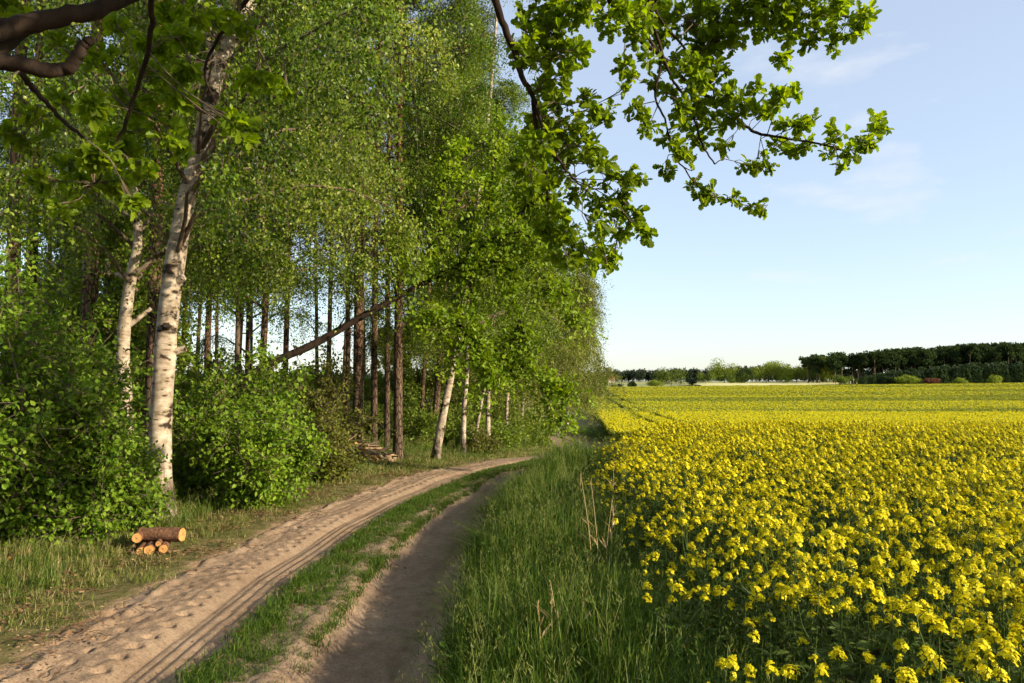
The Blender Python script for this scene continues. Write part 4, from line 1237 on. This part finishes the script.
# ------------------------------------------------------------------ the near oak that overhangs the picture
rK = np.random.default_rng(121)
kb = np.array([-3.45, 2.9, 0.]); kb[2] = float(zground(kb[0], kb[1])) - .05
tK = thing('oak_tree', 'near oak whose dark limbs and bright leafy twigs hang across the top', 'oak tree', kb)
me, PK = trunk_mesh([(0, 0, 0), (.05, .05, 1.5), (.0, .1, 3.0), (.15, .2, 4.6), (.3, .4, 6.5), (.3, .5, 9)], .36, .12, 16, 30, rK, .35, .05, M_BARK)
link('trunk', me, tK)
LIMBS = [  # picture positions, metres ahead, start and end radius
    ([(-60, 45, 3.5), (0, 30, 3.8), (45, 20, 3.9), (95, 10, 4.0), (150, -12, 4.2), (300, -60, 4.7), (470, -75, 5.2), (620, -70, 5.7), (740, -45, 6.0)], .056, .028),
    ([(-70, 72, 3.5), (0, 62, 3.7), (40, 69, 3.75), (62, 70, 3.8), (77, 58, 3.8), (83, 45, 3.8), (90, 41, 3.8)], .045, .024),
    ([(-40, 100, 3.7), (0, 50, 3.9), (25, 30, 4.0)], .05, .03),
    ([(20, 72, 4.1), (35, 90, 4.2), (60, 118, 4.3), (84, 138, 4.3)], .018, .009),
    ([(470, -75, 5.2), (490, -15, 5.3), (502, 20, 5.4), (516, 55, 5.5), (521, 75, 5.5), (532, 95, 5.6), (536, 125, 5.7), (545, 165, 5.8), (547, 195, 5.9), (541, 215, 6.0)], .032, .008),
    ([(532, 95, 5.6), (548, 140, 5.7), (562, 165, 5.8), (575, 180, 5.9), (585, 190, 6.0)], .016, .006),
    ([(585, -70, 5.6), (605, -10, 5.8), (618, 12, 5.9), (640, 40, 6.0), (660, 55, 6.1), (690, 85, 6.2), (722, 106, 6.3), (745, 125, 6.3), (762, 134, 6.3), (800, 140, 6.3), (828, 146, 6.3)], .026, .008),
    ([(645, -60, 5.8), (648, 0, 5.9), (645, 30, 6.0), (660, 60, 6.1), (655, 95, 6.1), (665, 120, 6.2), (672, 150, 6.3)], .018, .006),
    ([(660, -60, 5.8), (652, 10, 6.0), (668, 70, 6.1), (690, 105, 6.2), (700, 140, 6.2), (715, 165, 6.2)], .016, .006),
    ([(690, -50, 5.9), (655, 5, 6.0), (682, 45, 6.1), (710, 85, 6.2), (718, 115, 6.2)], .014, .006),
    ([(740, -45, 6.0), (755, -5, 6.1), (772, 12, 6.2), (795, 18, 6.2), (830, 15, 6.2), (855, 18, 6.2)], .02, .007),
    ([(828, 146, 6.3), (850, 150, 6.3), (868, 140, 6.3), (882, 122, 6.3)], .008, .004),
    ([(672, 150, 6.3), (685, 170, 6.3), (705, 192, 6.3), (735, 202, 6.3), (760, 208, 6.3)], .007, .003),
    ([(300, -60, 4.7), (255, -10, 4.9), (225, 30, 5.2), (205, 70, 5.4), (220, 115, 5.5)], .02, .006),
    ([(150, -12, 4.2), (150, 40, 4.5), (130, 110, 4.8), (110, 160, 4.9), (95, 185, 5)], .018, .006),
]
lg = Geo(); samp = []
for pts, r0, r1 in LIMBS:
    P = catmull([W(*q) - kb for q in pts], 5 * len(pts))
    P[1:] += rK.normal(size=(len(P) - 1, 3)) * .0035
    rr = 1 + .045 * rK.normal(size=(1, len(P), 9))
    g = Geo(); tubes(g, P[None], np.linspace(r0, r1, len(P))[None], 9, 0, None, rr, caps=True)
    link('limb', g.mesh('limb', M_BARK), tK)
    samp.append(P)
# limb roots joining the trunk
for a in (W(-60, 45, 3.5) - kb, W(-70, 72, 3.5) - kb, W(-40, 100, 3.7) - kb):
    tubes(lg, catmull([np.array([.05, .12, a[2] - .25]), (np.array([.05, .12, a[2] - .1]) + a) / 2, a], 6)[None], np.linspace(.12, .07, 6)[None], 9, 0)
# higher limbs, out of the picture, that shade the place below
hi = []
for k in range(16):
    az = k * 2.4; z = 4.8 + k * .28; L = rK.uniform(2.5, 4.2)
    d = np.array([math.cos(az), math.sin(az) * .8, 0])
    s0 = np.array([.2, .3, z])
    hi.append(catmull([s0, s0 + d * L * .5 + (0, 0, .8), s0 + d * L + (0, 0, 1.0)], 10))
for k in range(28):  # extra unseen limbs, added to shade the oak's limbs and leaves at upper left
    e = np.array([rK.uniform(-.6, 2.8), rK.uniform(1.6, 3.8), rK.uniform(4.95, 6.6)]) - kb
    s0 = np.array([.2, .3, rK.uniform(4.6, 6)])
    hi.append(catmull([s0, (s0 + e) / 2 + (0, 0, .5), e], 10))
hi = np.array(hi)
tubes(lg, hi, np.linspace(.06, .015, 10)[None] * np.ones((len(hi), 1)), 6, 0)
samp_all = np.concatenate(samp)
CL = """540,15,20 565,10,15 530,35,18 555,35,22 570,55,12 525,55,14 545,60,18 562,80,12 580,50,9 540,90,15 555,100,14 588,98,8 604,116,12 594,112,7
535,120,14 555,125,16 575,130,14 590,147,10 590,5,12 605,18,10 585,14,10 612,30,7 620,8,14 640,15,16 660,10,18 638,38,9 624,66,7 630,76,6 622,90,5 636,110,8 650,125,10 665,135,10
540,142,16 570,145,16 585,158,10 520,165,10 560,170,14 600,165,10 610,176,9 634,180,9 625,190,8 545,190,14 580,192,11 600,200,11 615,206,11 634,216,11 640,229,8 555,210,13 530,185,9
597,226,11 620,232,9 560,235,13 575,252,11 600,246,11 614,255,9 590,262,9 570,262,7 608,268,5 545,225,9 556,255,8
690,20,25 720,15,25 750,10,22 780,10,22 805,15,18 830,10,15 845,25,13 815,35,12 835,46,7 765,30,12 790,40,8 868,12,7 860,21,7 855,33,6 784,58,8 700,50,18 720,45,15 737,35,12 690,70,17 710,75,15 757,91,7
725,100,14 700,105,15 690,120,12 745,105,12 775,100,11 790,95,7 735,120,12 760,115,12 790,125,11 805,125,9 725,146,7 795,151,11 802,146,9 780,145,8 835,137,8 830,150,6 850,151,8 840,165,5 871,145,8 882,121,8 876,131,8 860,141,6
757,161,9 746,165,6 770,166,5 686,160,9 690,185,7 714,193,9 730,200,7 700,195,6 756,206,6 763,210,5 678,150,9 665,170,7 660,40,12 675,60,12 670,90,8 655,80,7 680,105,9 650,60,7 700,85,12 715,125,8 700,140,7
600,-10,20 650,-15,24 700,-15,26 750,-15,26 800,-12,22 560,-12,20 840,-8,14
200,8,18 186,40,13 190,64,10 245,76,9 262,76,9 276,86,8 287,92,6 216,116,8 238,124,9 244,140,7 182,98,10 150,45,12 166,56,10 120,150,18 100,160,17 110,185,14 84,190,14 140,170,12 15,10,14 32,20,8 62,46,9 100,60,12
150,75,12 130,100,14 165,95,12 180,75,12 120,30,10 170,20,14 60,100,9 40,120,10 20,140,12 70,165,12 45,180,10 140,130,14 170,130,12 95,110,12 240,20,12 185,150,9 130,200,9 60,205,9"""
CL = [tuple(float(v) for v in c.split(',')) for c in CL.split()]
oak = Geo(); tw = Geo()
LP, LA, LN, LS, LT = [], [], [], [], []
for (px, py, r) in CL:
    Yc = (4.9 if px < 300 else 5.7 if px < 645 else 6.25) + rK.normal() * .22
    c = W(px, py, Yc) - kb
    rm = r * Yc / FPX
    i = np.argmin(np.sum((samp_all - c) ** 2, 1)); a = samp_all[i]
    Q = catmull([a, (a + c) / 2 + rK.normal(size=3) * .04 + (0, 0, .03), c], 5)
    tubes(tw, Q[None], np.linspace(.0045, .0025, 5)[None], 4, 0)
    ns = max(2, int(round(.044 * r * r + 2)))
    sp = c + rdir(rK, ns) * (rm * rK.random((ns, 1)) ** .5) * (1, 1.5, .85)
    tubes(tw, np.stack([np.tile(Q[3], (ns, 1)), (Q[3] + sp) / 2 + rK.normal(size=(ns, 3)) * .01, sp], 1), np.array([.003, .0025, .0018])[None] * np.ones((ns, 1)), 3, 0)
    out = unit(sp - Q[3] + (0, 0, .01))
    m = 9
    ax = unit(np.repeat(out, m, 0) * .55 + rdir(rK, ns * m) * .95)
    LP.append(np.repeat(sp, m, 0) + rK.normal(size=(ns * m, 3)) * .014); LA.append(ax)
    LN.append(unit(rdir(rK, ns * m) * .75 + (.2, -.05, .7))); LS.append(rK.uniform(.042, .102, ns * m) * (.8 if r < 7 else 1))
    LT.append(np.clip(rK.normal(.5, .22, ns * m), 0, 1))
LP, LA, LN, LS, LT = map(np.concatenate, (LP, LA, LN, LS, LT))
# leaves of the high limbs and of the added shading limbs
b, l = broad_crown(rK, hi, 72, 11, .15, .7, TM_DIAMOND, .1, .07, .2)
tw.merge(b)
# the 300 largest-showing leaves are parts of their own, the rest one foliage
Wp = LP + kb
ppx = 512 + FPX * Wp[:, 0] / Wp[:, 1]; ppy = 385 - FPX * (Wp[:, 2] - CAM_H) / Wp[:, 1]
okv = (ppx > 4) & (ppx < 1020) & (ppy > 4)
show = np.where(okv, LS / Wp[:, 1] * (.3 + np.abs(LN[:, 1])), 0)
pick = np.argsort(-show)[:300]
rest = np.ones(len(LP), bool); rest[pick] = False
leaves(oak, TM_OAK, LP[rest], LA[rest], LN[rest], LS[rest], LT[rest])
oak.merge(l)
LV = []
for k in range(5):
    g = Geo(); leaves(g, TM_OAK, [(0, 0, 0)], [(0, 1, 0)], [(0, 0, 1)], 1.0, .1 + .2 * k); LV.append(g.mesh('leaf', M_LOAK))
for i in pick:
    Y = LA[i] / np.linalg.norm(LA[i]); X = unit(np.cross(Y, LN[i])); Z = np.cross(X, Y)
    o = link('leaf', LV[int(min(4, LT[i] * 5))], tK)
    Mx = np.eye(4); Mx[:3, 0] = X * LS[i]; Mx[:3, 1] = Y * LS[i]; Mx[:3, 2] = Z * LS[i]; Mx[:3, 3] = LP[i]
    o.matrix_local = Matrix(Mx.tolist())
link('upper_and_shade_limbs', lg.mesh('limbs', M_BARK), tK)
tag(link('twigs', tw.mesh('twigs', M_TWIG), tK), kind='stuff')
tag(link('foliage', oak.mesh('foliage', M_LOAK), tK), kind='stuff')

# ------------------------------------------------------------------ logs, brush pile, stump, dry stalks


M_RING = leaf_mat('ringed_cut_wood', [(0, (.22, .095, .028)), (.5, (.36, .18, .06)), (1, (.46, .26, .095))], trans=0., rough=.8, spec=.1, noise=18)


def log(label, p, direction, L, r, seed, z=None):
    r_ = np.random.default_rng(seed)
    d = unit(np.array(direction, float))
    g = Geo(); K = 9; n = 14
    S = np.linspace(-.5, .5, K)[:, None]
    P = S * L * d
    rr = 1 + .05 * r_.normal(size=(1, K, n)); ang = r_.normal(size=n) * .04
    tubes(g, P[None], np.full((1, K), r), n, 0, None, rr + ang)
    base = np.array([p[0], p[1], (float(zground(p[0], p[1])) + r * .95) if z is None else z])
    o = tag(link('log', g.mesh('log', M_LOGBARK), None, base), label, 'log')
    ref = np.array([0, 0, 1.]); A = unit(np.cross(d, ref)); B = np.cross(d, A)
    a = np.linspace(0, 2 * np.pi, n, endpoint=False)
    for e in (-1, 1):
        ring = np.array([r * (.985 + ang[i]) * (math.cos(a[i]) * A + math.sin(a[i]) * B) for i in range(n)])
        fr_ = [1, .93, .82, .74, .63, .54, .44, .34, .24, .14, .05]
        off = r_.normal(size=3) * r * .08; off -= d * np.dot(off, d)
        V = np.vstack([ring * f + off * (1 - f) + d * e * (L / 2 + .002 + .004 * r_.random()) for f in fr_])
        c = Geo()
        c.add(V, [(q * n + i, q * n + (i + 1) % n, (q + 1) * n + (i + 1) % n, (q + 1) * n + i) for q in range(len(fr_) - 1) for i in range(n)], 0,
              np.repeat([.0, .75, .35, .85, .45, .9, .5, .8, .4, .2], n) + r_.normal(size=n * (len(fr_) - 1)) * .08)
        c.add(V[-n:], [tuple(range(n))], 0, 0.)
        link('cut_face', c.mesh('cut_face', M_RING), o)
    return o


lx = lambda px, Y: (px - 512) / FPX * Y
zl = float(zground(-3.8, 8.4))
log('large brown log lying across the top of the firewood pile', (lx(166, 8.45), 8.45), (1, -.16, .02), .48, .076, 1, zl + .178)
log('round cut log end at the top left of the firewood pile', (lx(142, 8.35) - .05, 8.50), (.35, -1, .03), .45, .052, 2, zl + .165)
log('lowest left cut log of the firewood pile, sitting in the grass', (lx(146, 8.25) - .05, 8.42), (.35, -1, 0), .45, .052, 3, zl + .045)
log('cut log next to the lowest left one in the firewood pile', (lx(153.5, 8.25) - .05, 8.43), (.35, -1, 0), .45, .056, 4, zl + .06)
log('cut log under the middle of the large brown log', (lx(167, 8.25) - .05, 8.43), (.35, -1, 0), .45, .046, 5, zl + .07)
log('small pale cut stick end wedged under the large brown log', (lx(161, 8.25) - .05, 8.45), (.35, -1, 0), .40, .03, 6, zl + .115)
log('left one of two thin cut log ends under the bush at the left edge', (lx(9, 7.75), 7.95), (.3, -1, 0), .4, .034, 7)
log('right one of two thin cut log ends under the bush at the left edge', (lx(17, 7.75), 7.95), (.3, -1, 0), .4, .034, 8)

rb = np.random.default_rng(131)
bp = np.array([lx(352, 18.4), 18.4, 0]); bp[2] = float(zground(bp[0], bp[1]))
tb = thing('brush_pile', 'heap of brown brushwood with broken pale branches at the foot of the pines', 'brush pile', bp)
for k in range(60):
    a = rb.uniform(0, 6.28); L = rb.uniform(.5, 1.4); c = np.array([rb.uniform(-.85, .75), rb.uniform(-.4, .4), 0])
    c[2] = .08 + .5 * max(0, 1 - abs(c[0])) * rb.random()
    d = unit(np.array([math.cos(a), math.sin(a) * .6, rb.normal() * .25]))
    g = Geo(); P = catmull([c - d * L / 2, c + rb.normal(size=3) * .06, c + d * L / 2], 6); P[:, 2] = np.maximum(P[:, 2], .01)
    tubes(g, P[None], np.linspace(.028, .010, 6)[None] * rb.uniform(.6, 1.4), 5, 0)
    link('branch', g.mesh('branch', M_TWIG if k % 3 else M_DEADWOOD), tb)
for k, (a_, b_) in enumerate([((.15, -.3, .48), (.72, -.5, .12)), ((.05, -.35, .38), (.5, -.45, .46)), ((.5, -.5, .3), (.8, -.45, .2))]):
    g = Geo(); tubes(g, catmull([a_, (np.array(a_) + b_) / 2 + (0, 0, .04), b_], 6)[None], np.linspace(.055, .04, 6)[None], 8, 0, caps=True)
    tag(link('broken_limb', g.mesh('broken_limb', M_CUT if k == 0 else M_DEADWOOD), tb), 'pale broken limb')
sg = Geo()
zst = np.array([0, .12, .26, .30])
tubes(sg, np.stack([zst * .1, zst * 0, zst], -1)[None], np.array([[.24, .17, .15, .02]]), 12, 0, None, 1 + .07 * rb.normal(size=(1, 4, 12)))
sp_ = (lx(390, 18.6), 18.6)
tag(link('tree_stump', sg.mesh('tree_stump', M_DEADWOOD), None, (*sp_, float(zground(*sp_)) - .03)), 'low brown stump between the brush pile and the thick brown pine', 'stump')

rs = np.random.default_rng(141)
for (px, Y, h, dx) in [(592, 6.3, .95, -.10), (598, 6.3, .90, -.06), (604, 6.5, .72, .05), (609, 6.6, .66, .03), (560, 4.5, .55, -.06), (541, 4.3, .5, -.02), (551, 4.35, .52, .0), (578, 4.45, .45, .03), (611, 8.2, .95, .02)]:
    x, y = lx(px, Y), Y
    g = Geo()
    P = catmull([(0, 0, 0), (dx * .3, 0, h * .5), (dx, rs.normal() * .04, h)], 8)
    tubes(g, P[None], np.linspace(.0042, .0016, 8)[None], 4, 0, .5)
    for k in range(3):
        z = rs.uniform(.3, .85); q = P[int(z * 7)]; a = rs.uniform(0, 6.28)
        d = np.array([math.cos(a), math.sin(a), .9]) * rs.uniform(.04, .1)
        leaves(g, TM_NARROW, [q], [d], [(d[1], -d[0], .3)], float(np.linalg.norm(d)) * 1.3, .7)
    m = 10
    leaves(g, TM_NARROW, P[-1] - np.array([0, 0, 1]) * rs.random((m, 1)) * .09, rdir(rs, m) * .4 + (0, 0, 1), rdir(rs, m), .03, rs.random(m))
    tag(link('dry_stalk', g.mesh('dry_stalk', M_STRAW), None, (x, y, float(zground(x, y)))), 'tall dry straw-coloured stalk standing in the green verge grass', 'grass stalk', 'dry stalks in the verge')

# ------------------------------------------------------------------ far land: hedge bushes, pine wood, distant woods, a cottage
rF = np.random.default_rng(151)


def puff(rng, rx, ry, h, n, ls, lumps=7, low=.0, tm=TM_DIAMOND):
    """foliage of a far bush or tree: leaf-sized faces filling several overlapping lumps"""
    g = Geo()
    c = np.stack([rng.uniform(-.6, .6, lumps) * rx, rng.uniform(-.6, .6, lumps) * ry, low + (h - low) * rng.uniform(.3, .72, lumps)], -1)
    rr = rng.uniform(.32, .55, lumps)
    i = rng.integers(0, lumps, n)
    d = rdir(rng, n); q = rng.random((n, 1)) ** .35
    pos = c[i] + d * q * rr[i][:, None] * np.array([rx, ry, (h - low) * .62])
    pos[:, 2] = np.clip(pos[:, 2], low, h * 1.05)
    leaves(g, tm, pos, rdir(rng, n), d + rdir(rng, n) * .5, ls * rng.uniform(.6, 1.3, n), rng.random(n))
    return g


def far_bush(label, px, Y, wpx, hpx, mat, seed, name='bush', cat='bush', group=None, sink=0.):
    x = lx(px, Y); z = float(zground(x, Y))
    rx = wpx * Y / FPX / 2; h = hpx * Y / FPX
    t = thing(name, label, cat, (x, Y, z - sink), 0, group)
    g = Geo(); tubes(g, np.array([(0, 0, 0), (0, 0, h * .3), (.1, 0, h * .65)])[None], np.array([[.05, .04, .02]]) * h * .4, 5, 0)
    for k in range(4):
        a = k * 1.6 + .3; tubes(g, np.array([(0, 0, h * .2), (math.cos(a) * rx * .3, math.sin(a) * rx * .3, h * .5), (math.cos(a) * rx * .5, math.sin(a) * rx * .5, h * .7)])[None], np.array([[.02, .015, .008]]) * h * .5, 4, 0)
    link('trunk', g.mesh('trunk', M_TWIG), t)
    r = np.random.default_rng(seed)
    tag(link('crown', puff(r, rx, min(rx, 4), h, int(1500 + 60 * wpx), .016 * h + .3, 9).mesh('crown', mat), t), kind='stuff')
    return t


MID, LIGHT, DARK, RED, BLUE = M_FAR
far_bush('broad grey-green tree standing alone at the left of the far hedge', 671, 330, 38, 23, MID, 301, 'tree', 'tree')
far_bush('broad light green tree in the middle of the far hedge', 766, 330, 54, 27, LIGHT, 302, 'tree', 'tree')
far_bush('tall thin-topped green tree in the far hedge left of the broad one', 724, 335, 38, 28, LIGHT, 303, 'tree', 'tree')
far_bush('light green tree standing in front of the left end of the pine wood', 826, 325, 32, 29, LIGHT, 304, 'tree', 'tree')
far_bush('small round dark bush left in front of the pale far meadow', 632, 330, 10, 9, DARK, 305)
far_bush('low grey bush beside the small round dark one', 616, 330, 12, 5, BLUE, 306)
far_bush('low grey-blue bush between the lone tree and the hedge', 691, 330, 14, 8, BLUE, 307)
far_bush('light green bush between the broad tree and the pine wood', 796, 335, 32, 20, LIGHT, 308)
far_bush('dark reddish brown bush in front of the spruce belt', 930, 300, 16, 8, RED, 309)
far_bush('round green bush standing alone right of the reddish one', 958, 298, 18, 9, LIGHT, 310)
far_bush('pale green bush near the right end of the field edge', 994, 298, 16, 11, LIGHT, 311)
far_bush('broad light green bush left of the reddish one', 908, 302, 30, 13, LIGHT, 312)
far_bush('low light bush under the left end of the spruce belt', 868, 310, 28, 10, LIGHT, 313)
far_bush('green tree at the far end of the wood behind the weeping birch', 598, 170, 22, 26, MID, 314, 'tree', 'tree')
hg = 'small bushes filling the gaps of the far hedge'
for k, (px, w, h) in enumerate([(705, 20, 14), (744, 24, 19), (785, 22, 18), (812, 22, 18), (845, 24, 13), (888, 24, 11), (655, 18, 10), (736, 24, 14)]):
    far_bush('small green bush filling a gap in the far hedge', px, 328 if px < 830 else 306, w, h, (MID, DARK, LIGHT, MID)[k % 4], 330 + k, group=hg)

# far pine wood on the right
FPC = []
for k in range(3):
    g = Geo()
    n = 1000
    c = rF.normal(size=(9, 3)) * (1.2, 1.2, 1.5) + (0, 0, 11.0); i = rF.integers(0, 9, n)
    leaves(g, TM_DIAMOND, c[i] + rdir(rF, n) * rF.random((n, 1)) ** .4 * (1.5, 1.5, 1.1), rdir(rF, n), rdir(rF, n), rF.uniform(.5, 1.0, n), rF.random(n))
    gt = Geo(); tubes(gt, catmull([(0, 0, -.3), (.1 * k, 0, 6), (0, 0, 12.5)], 7)[None], np.linspace(.26, .1, 7)[None], 6, 0)
    for q in range(5):
        a = q * 1.3 + k; tubes(gt, np.array([(0, 0, 9 + q * .5), (math.cos(a) * 1.2, math.sin(a) * 1.2, 10.5 + q * .4)])[None], np.array([[.08, .03]]), 4, 0)
    FPC.append((gt.mesh('trunk', M_TWIG), g.mesh('crown', DARK)))
fg = 'pines along the front of the distant pine wood'
WOODH = lambda x: np.interp(x, [128, 150, 175, 230, 330], [.82, .98, 1.12, 1.3, 1.36])
for k in range(58):
    x = 124 + 2.2 * k + rF.uniform(-.8, .8) + (2 if k > 30 else 0); y = 316 + rF.uniform(0, 7) + 4 * (k % 2) + (x - 124) * .02
    s = float(WOODH(x)) * rF.uniform(.92, 1.07)
    t = thing('pine_tree', 'tall dark pine along the front of the distant wood on the right', 'pine tree', (x, y, float(zground(x, y))), rF.uniform(0, 6.28), fg, (1, 1, s))
    link('trunk', FPC[k % 3][0], t); tag(link('crown', FPC[k % 3][1], t), kind='stuff')
# the mass of pines behind them
ptm = []
for x in np.arange(132, 420, 3.0):
    d0 = 330 if x > 176 else 336
    for y in np.arange(d0, 372 if x > 176 else 344, 4.5):
        ptm.append((x + rF.uniform(-1.2, 1.2), y + rF.uniform(-1.5, 1.5)))
ptm = np.array(ptm); n = len(ptm)
wood_kinds = []
for a, b in FPC:
    g = bpy.data.meshes.new('pine'); import bmesh
    bm = bmesh.new(); bm.from_mesh(a); nf = len(bm.faces); bm.from_mesh(b)
    bm.faces.ensure_lookup_table()
    for i_, f in enumerate(bm.faces): f.material_index = 0 if i_ < nf else 1
    bm.to_mesh(g); bm.free(); g.materials.append(M_TWIG); g.materials.append(DARK); wood_kinds.append(g)
scatter('pine_wood', np.stack([ptm[:, 0], ptm[:, 1], zground(ptm[:, 0], ptm[:, 1])], -1), np.stack([np.zeros(n), np.zeros(n), rF.uniform(0, 6.28, n)], -1),
        np.stack([np.full(n, 1.1), np.full(n, 1.1), WOODH(ptm[:, 0]) * rF.uniform(.92, 1.1, n)], -1), rF.integers(0, 3, n), wood_kinds, 'dark distant pine wood on the rise at the right', 'woodland')
# young spruces in front of it
sk = []
for k in range(2):
    g = Geo(); n = 420
    z = rF.random(n) ** 1.3; a = rF.uniform(0, 6.28, n); r = (1 - z) * 1.25 * np.sqrt(rF.random(n)) + .1
    leaves(g, TM_DIAMOND, np.stack([np.cos(a) * r, np.sin(a) * r, z * 5.6 + .1], -1), np.stack([np.cos(a), np.sin(a), np.full(n, -.3)], -1), rdir(rF, n) + (0, 0, 1), rF.uniform(.4, .75, n), rF.random(n))
    sk.append(g.mesh('spruce', leaf_mat('spruce_needle_%d' % k, [(0, (.03, .055, .018)), (1, (.06, .095, .03))], trans=.15)))
sx_, sy_ = [], []
for x in np.arange(140, 330, 1.5):
    for y in (306 + (x - 140) * .015, 308.5 + (x - 140) * .015, 311 + (x - 140) * .015):
        sx_.append(x + rF.uniform(-.5, .5)); sy_.append(y + rF.uniform(-.8, .8))
sx_, sy_ = np.array(sx_), np.array(sy_); n = len(sx_)
hs = np.interp(sx_, [140, 165, 190, 260, 330], [.7, 1.15, 1.45, 1.6, 1.65]) * rF.uniform(.85, 1.15, n)
scatter('spruce_thicket', np.stack([sx_, sy_, zground(sx_, sy_)], -1), np.stack([np.zeros(n), np.zeros(n), rF.uniform(0, 6.28, n)], -1), np.stack([hs, hs, hs], -1), rF.integers(0, 2, n), sk,
        'dense belt of young spruces in front of the distant pines', 'woodland')
# wooded skyline on the left
wk = []
for k in range(3):
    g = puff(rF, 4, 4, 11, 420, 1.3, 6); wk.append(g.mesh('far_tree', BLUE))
wx, wy = [], []
for x in np.arange(-440, 300, 4.5):
    for y in (620, 632, 645):
        wx.append(x + rF.uniform(-2, 2)); wy.append(y + rF.uniform(-5, 5))
wx, wy = np.array(wx), np.array(wy); n = len(wx)
prof_h = np.interp(wx, [-60, 60, 80, 120, 150, 190, 220, 250, 300], [1.0, 1.02, .98, .95, 1.05, 1.25, 1.3, 1.2, 1.0])
scatter('distant_forest', np.stack([wx, wy, zground(wx, wy) - 1.0], -1), np.stack([np.zeros(n), np.zeros(n), rF.uniform(0, 6.28, n)], -1), np.stack([np.ones(n), np.ones(n), prof_h * rF.uniform(.88, 1.12, n)], -1), rF.integers(0, 3, n), wk,
        'dark wooded skyline beyond the field', 'woodland')
# a small red-roofed cottage by the distant forest
cx_, cy_ = lx(611, 560), 560; cz = float(zground(cx_, cy_))
tc_ = thing('cottage', 'tiny pale cottage with red roof far beyond the field', 'cottage', (cx_, cy_, cz))
wmat = rough_mat('render_wall', [((1, 1, 1), 1, [(.3, (.55, .47, .4)), (.7, (.65, .57, .5))])]); rmat = rough_mat('roof_tile', [((1, 1, 1), 1, [(.3, (.32, .12, .07)), (.7, (.42, .17, .1))])])
g = Geo(); g.add([(-2.4, -2, 0), (2.4, -2, 0), (2.4, 2, 0), (-2.4, 2, 0), (-2.4, -2, 2.4), (2.4, -2, 2.4), (2.4, 2, 2.4), (-2.4, 2, 2.4)], [(0, 1, 5, 4), (1, 2, 6, 5), (2, 3, 7, 6), (3, 0, 4, 7)]); link('wall', g.mesh('wall', wmat), tc_)
g = Geo(); g.add([(-2.7, -2.4, 2.3), (2.7, -2.4, 2.3), (2.7, 0, 4.4), (-2.7, 0, 4.4), (-2.7, 2.4, 2.3), (2.7, 2.4, 2.3)], [(0, 1, 2, 3), (3, 2, 5, 4)]); link('roof', g.mesh('roof', rmat), tc_)

# dead leaves, bark crumbs and twigs on the sandy margins
rl = np.random.default_rng(171)
lit = []
M_LIT = leaf_mat('dead_leaf', [(0, (.10, .055, .028)), (.6, (.22, .13, .065)), (1, (.36, .25, .14))], trans=.1, rough=.8)
for k in range(4):
    g = Geo(); n = 9
    leaves(g, TM_OVATE, np.concatenate([rl.normal(size=(n, 2)) * .09, rl.uniform(.004, .02, (n, 1))], 1), np.concatenate([rl.normal(size=(n, 2)), rl.normal(size=(n, 1)) * .2], 1), np.tile((0, 0, 1.), (n, 1)) + rl.normal(size=(n, 3)) * .3, rl.uniform(.02, .05, n), rl.random(n))
    for q in range(2):
        p = np.array([rl.normal() * .08, rl.normal() * .08, .008]); d = np.array([rl.normal(), rl.normal(), 0]); d = unit(d) * rl.uniform(.03, .09)
        tubes(g, np.stack([p - d, p + (0, 0, .006), p + d])[None], np.array([[.003, .0028, .002]]), 4, 0, .1)
    lit.append(g.mesh('litter', M_LIT))
x, y = field_pts(rl, 3.4, 16, lambda y: track_x(y) - 2.6, lambda y: track_x(y) - 1.0, 26, lambda x, y: np.clip(sstep(-.95, -1.3, track_u(x, y)) * (wob(x, y, 1.6, 2) + .5), 0, 1))
x2, y2 = field_pts(rl, 3.4, 16, lambda y: track_x(y) - .3, lambda y: track_x(y) + .5, 9, None)
pa = put(rl, x, y, .7, 1.3, 4, zoff=.012, tilt=.05); pa[0][:, 2] = zbase(x, y) + .03
pb = put(rl, x2, y2, .6, 1.1, 4, tilt=.05); pb[0][:, 2] = zbase(x2, y2) + .03
scatter('leaf_litter', *cat_(pa, pb), lit, 'brown dead leaves and twigs strewn along the sandy edge of the track', 'leaf litter')
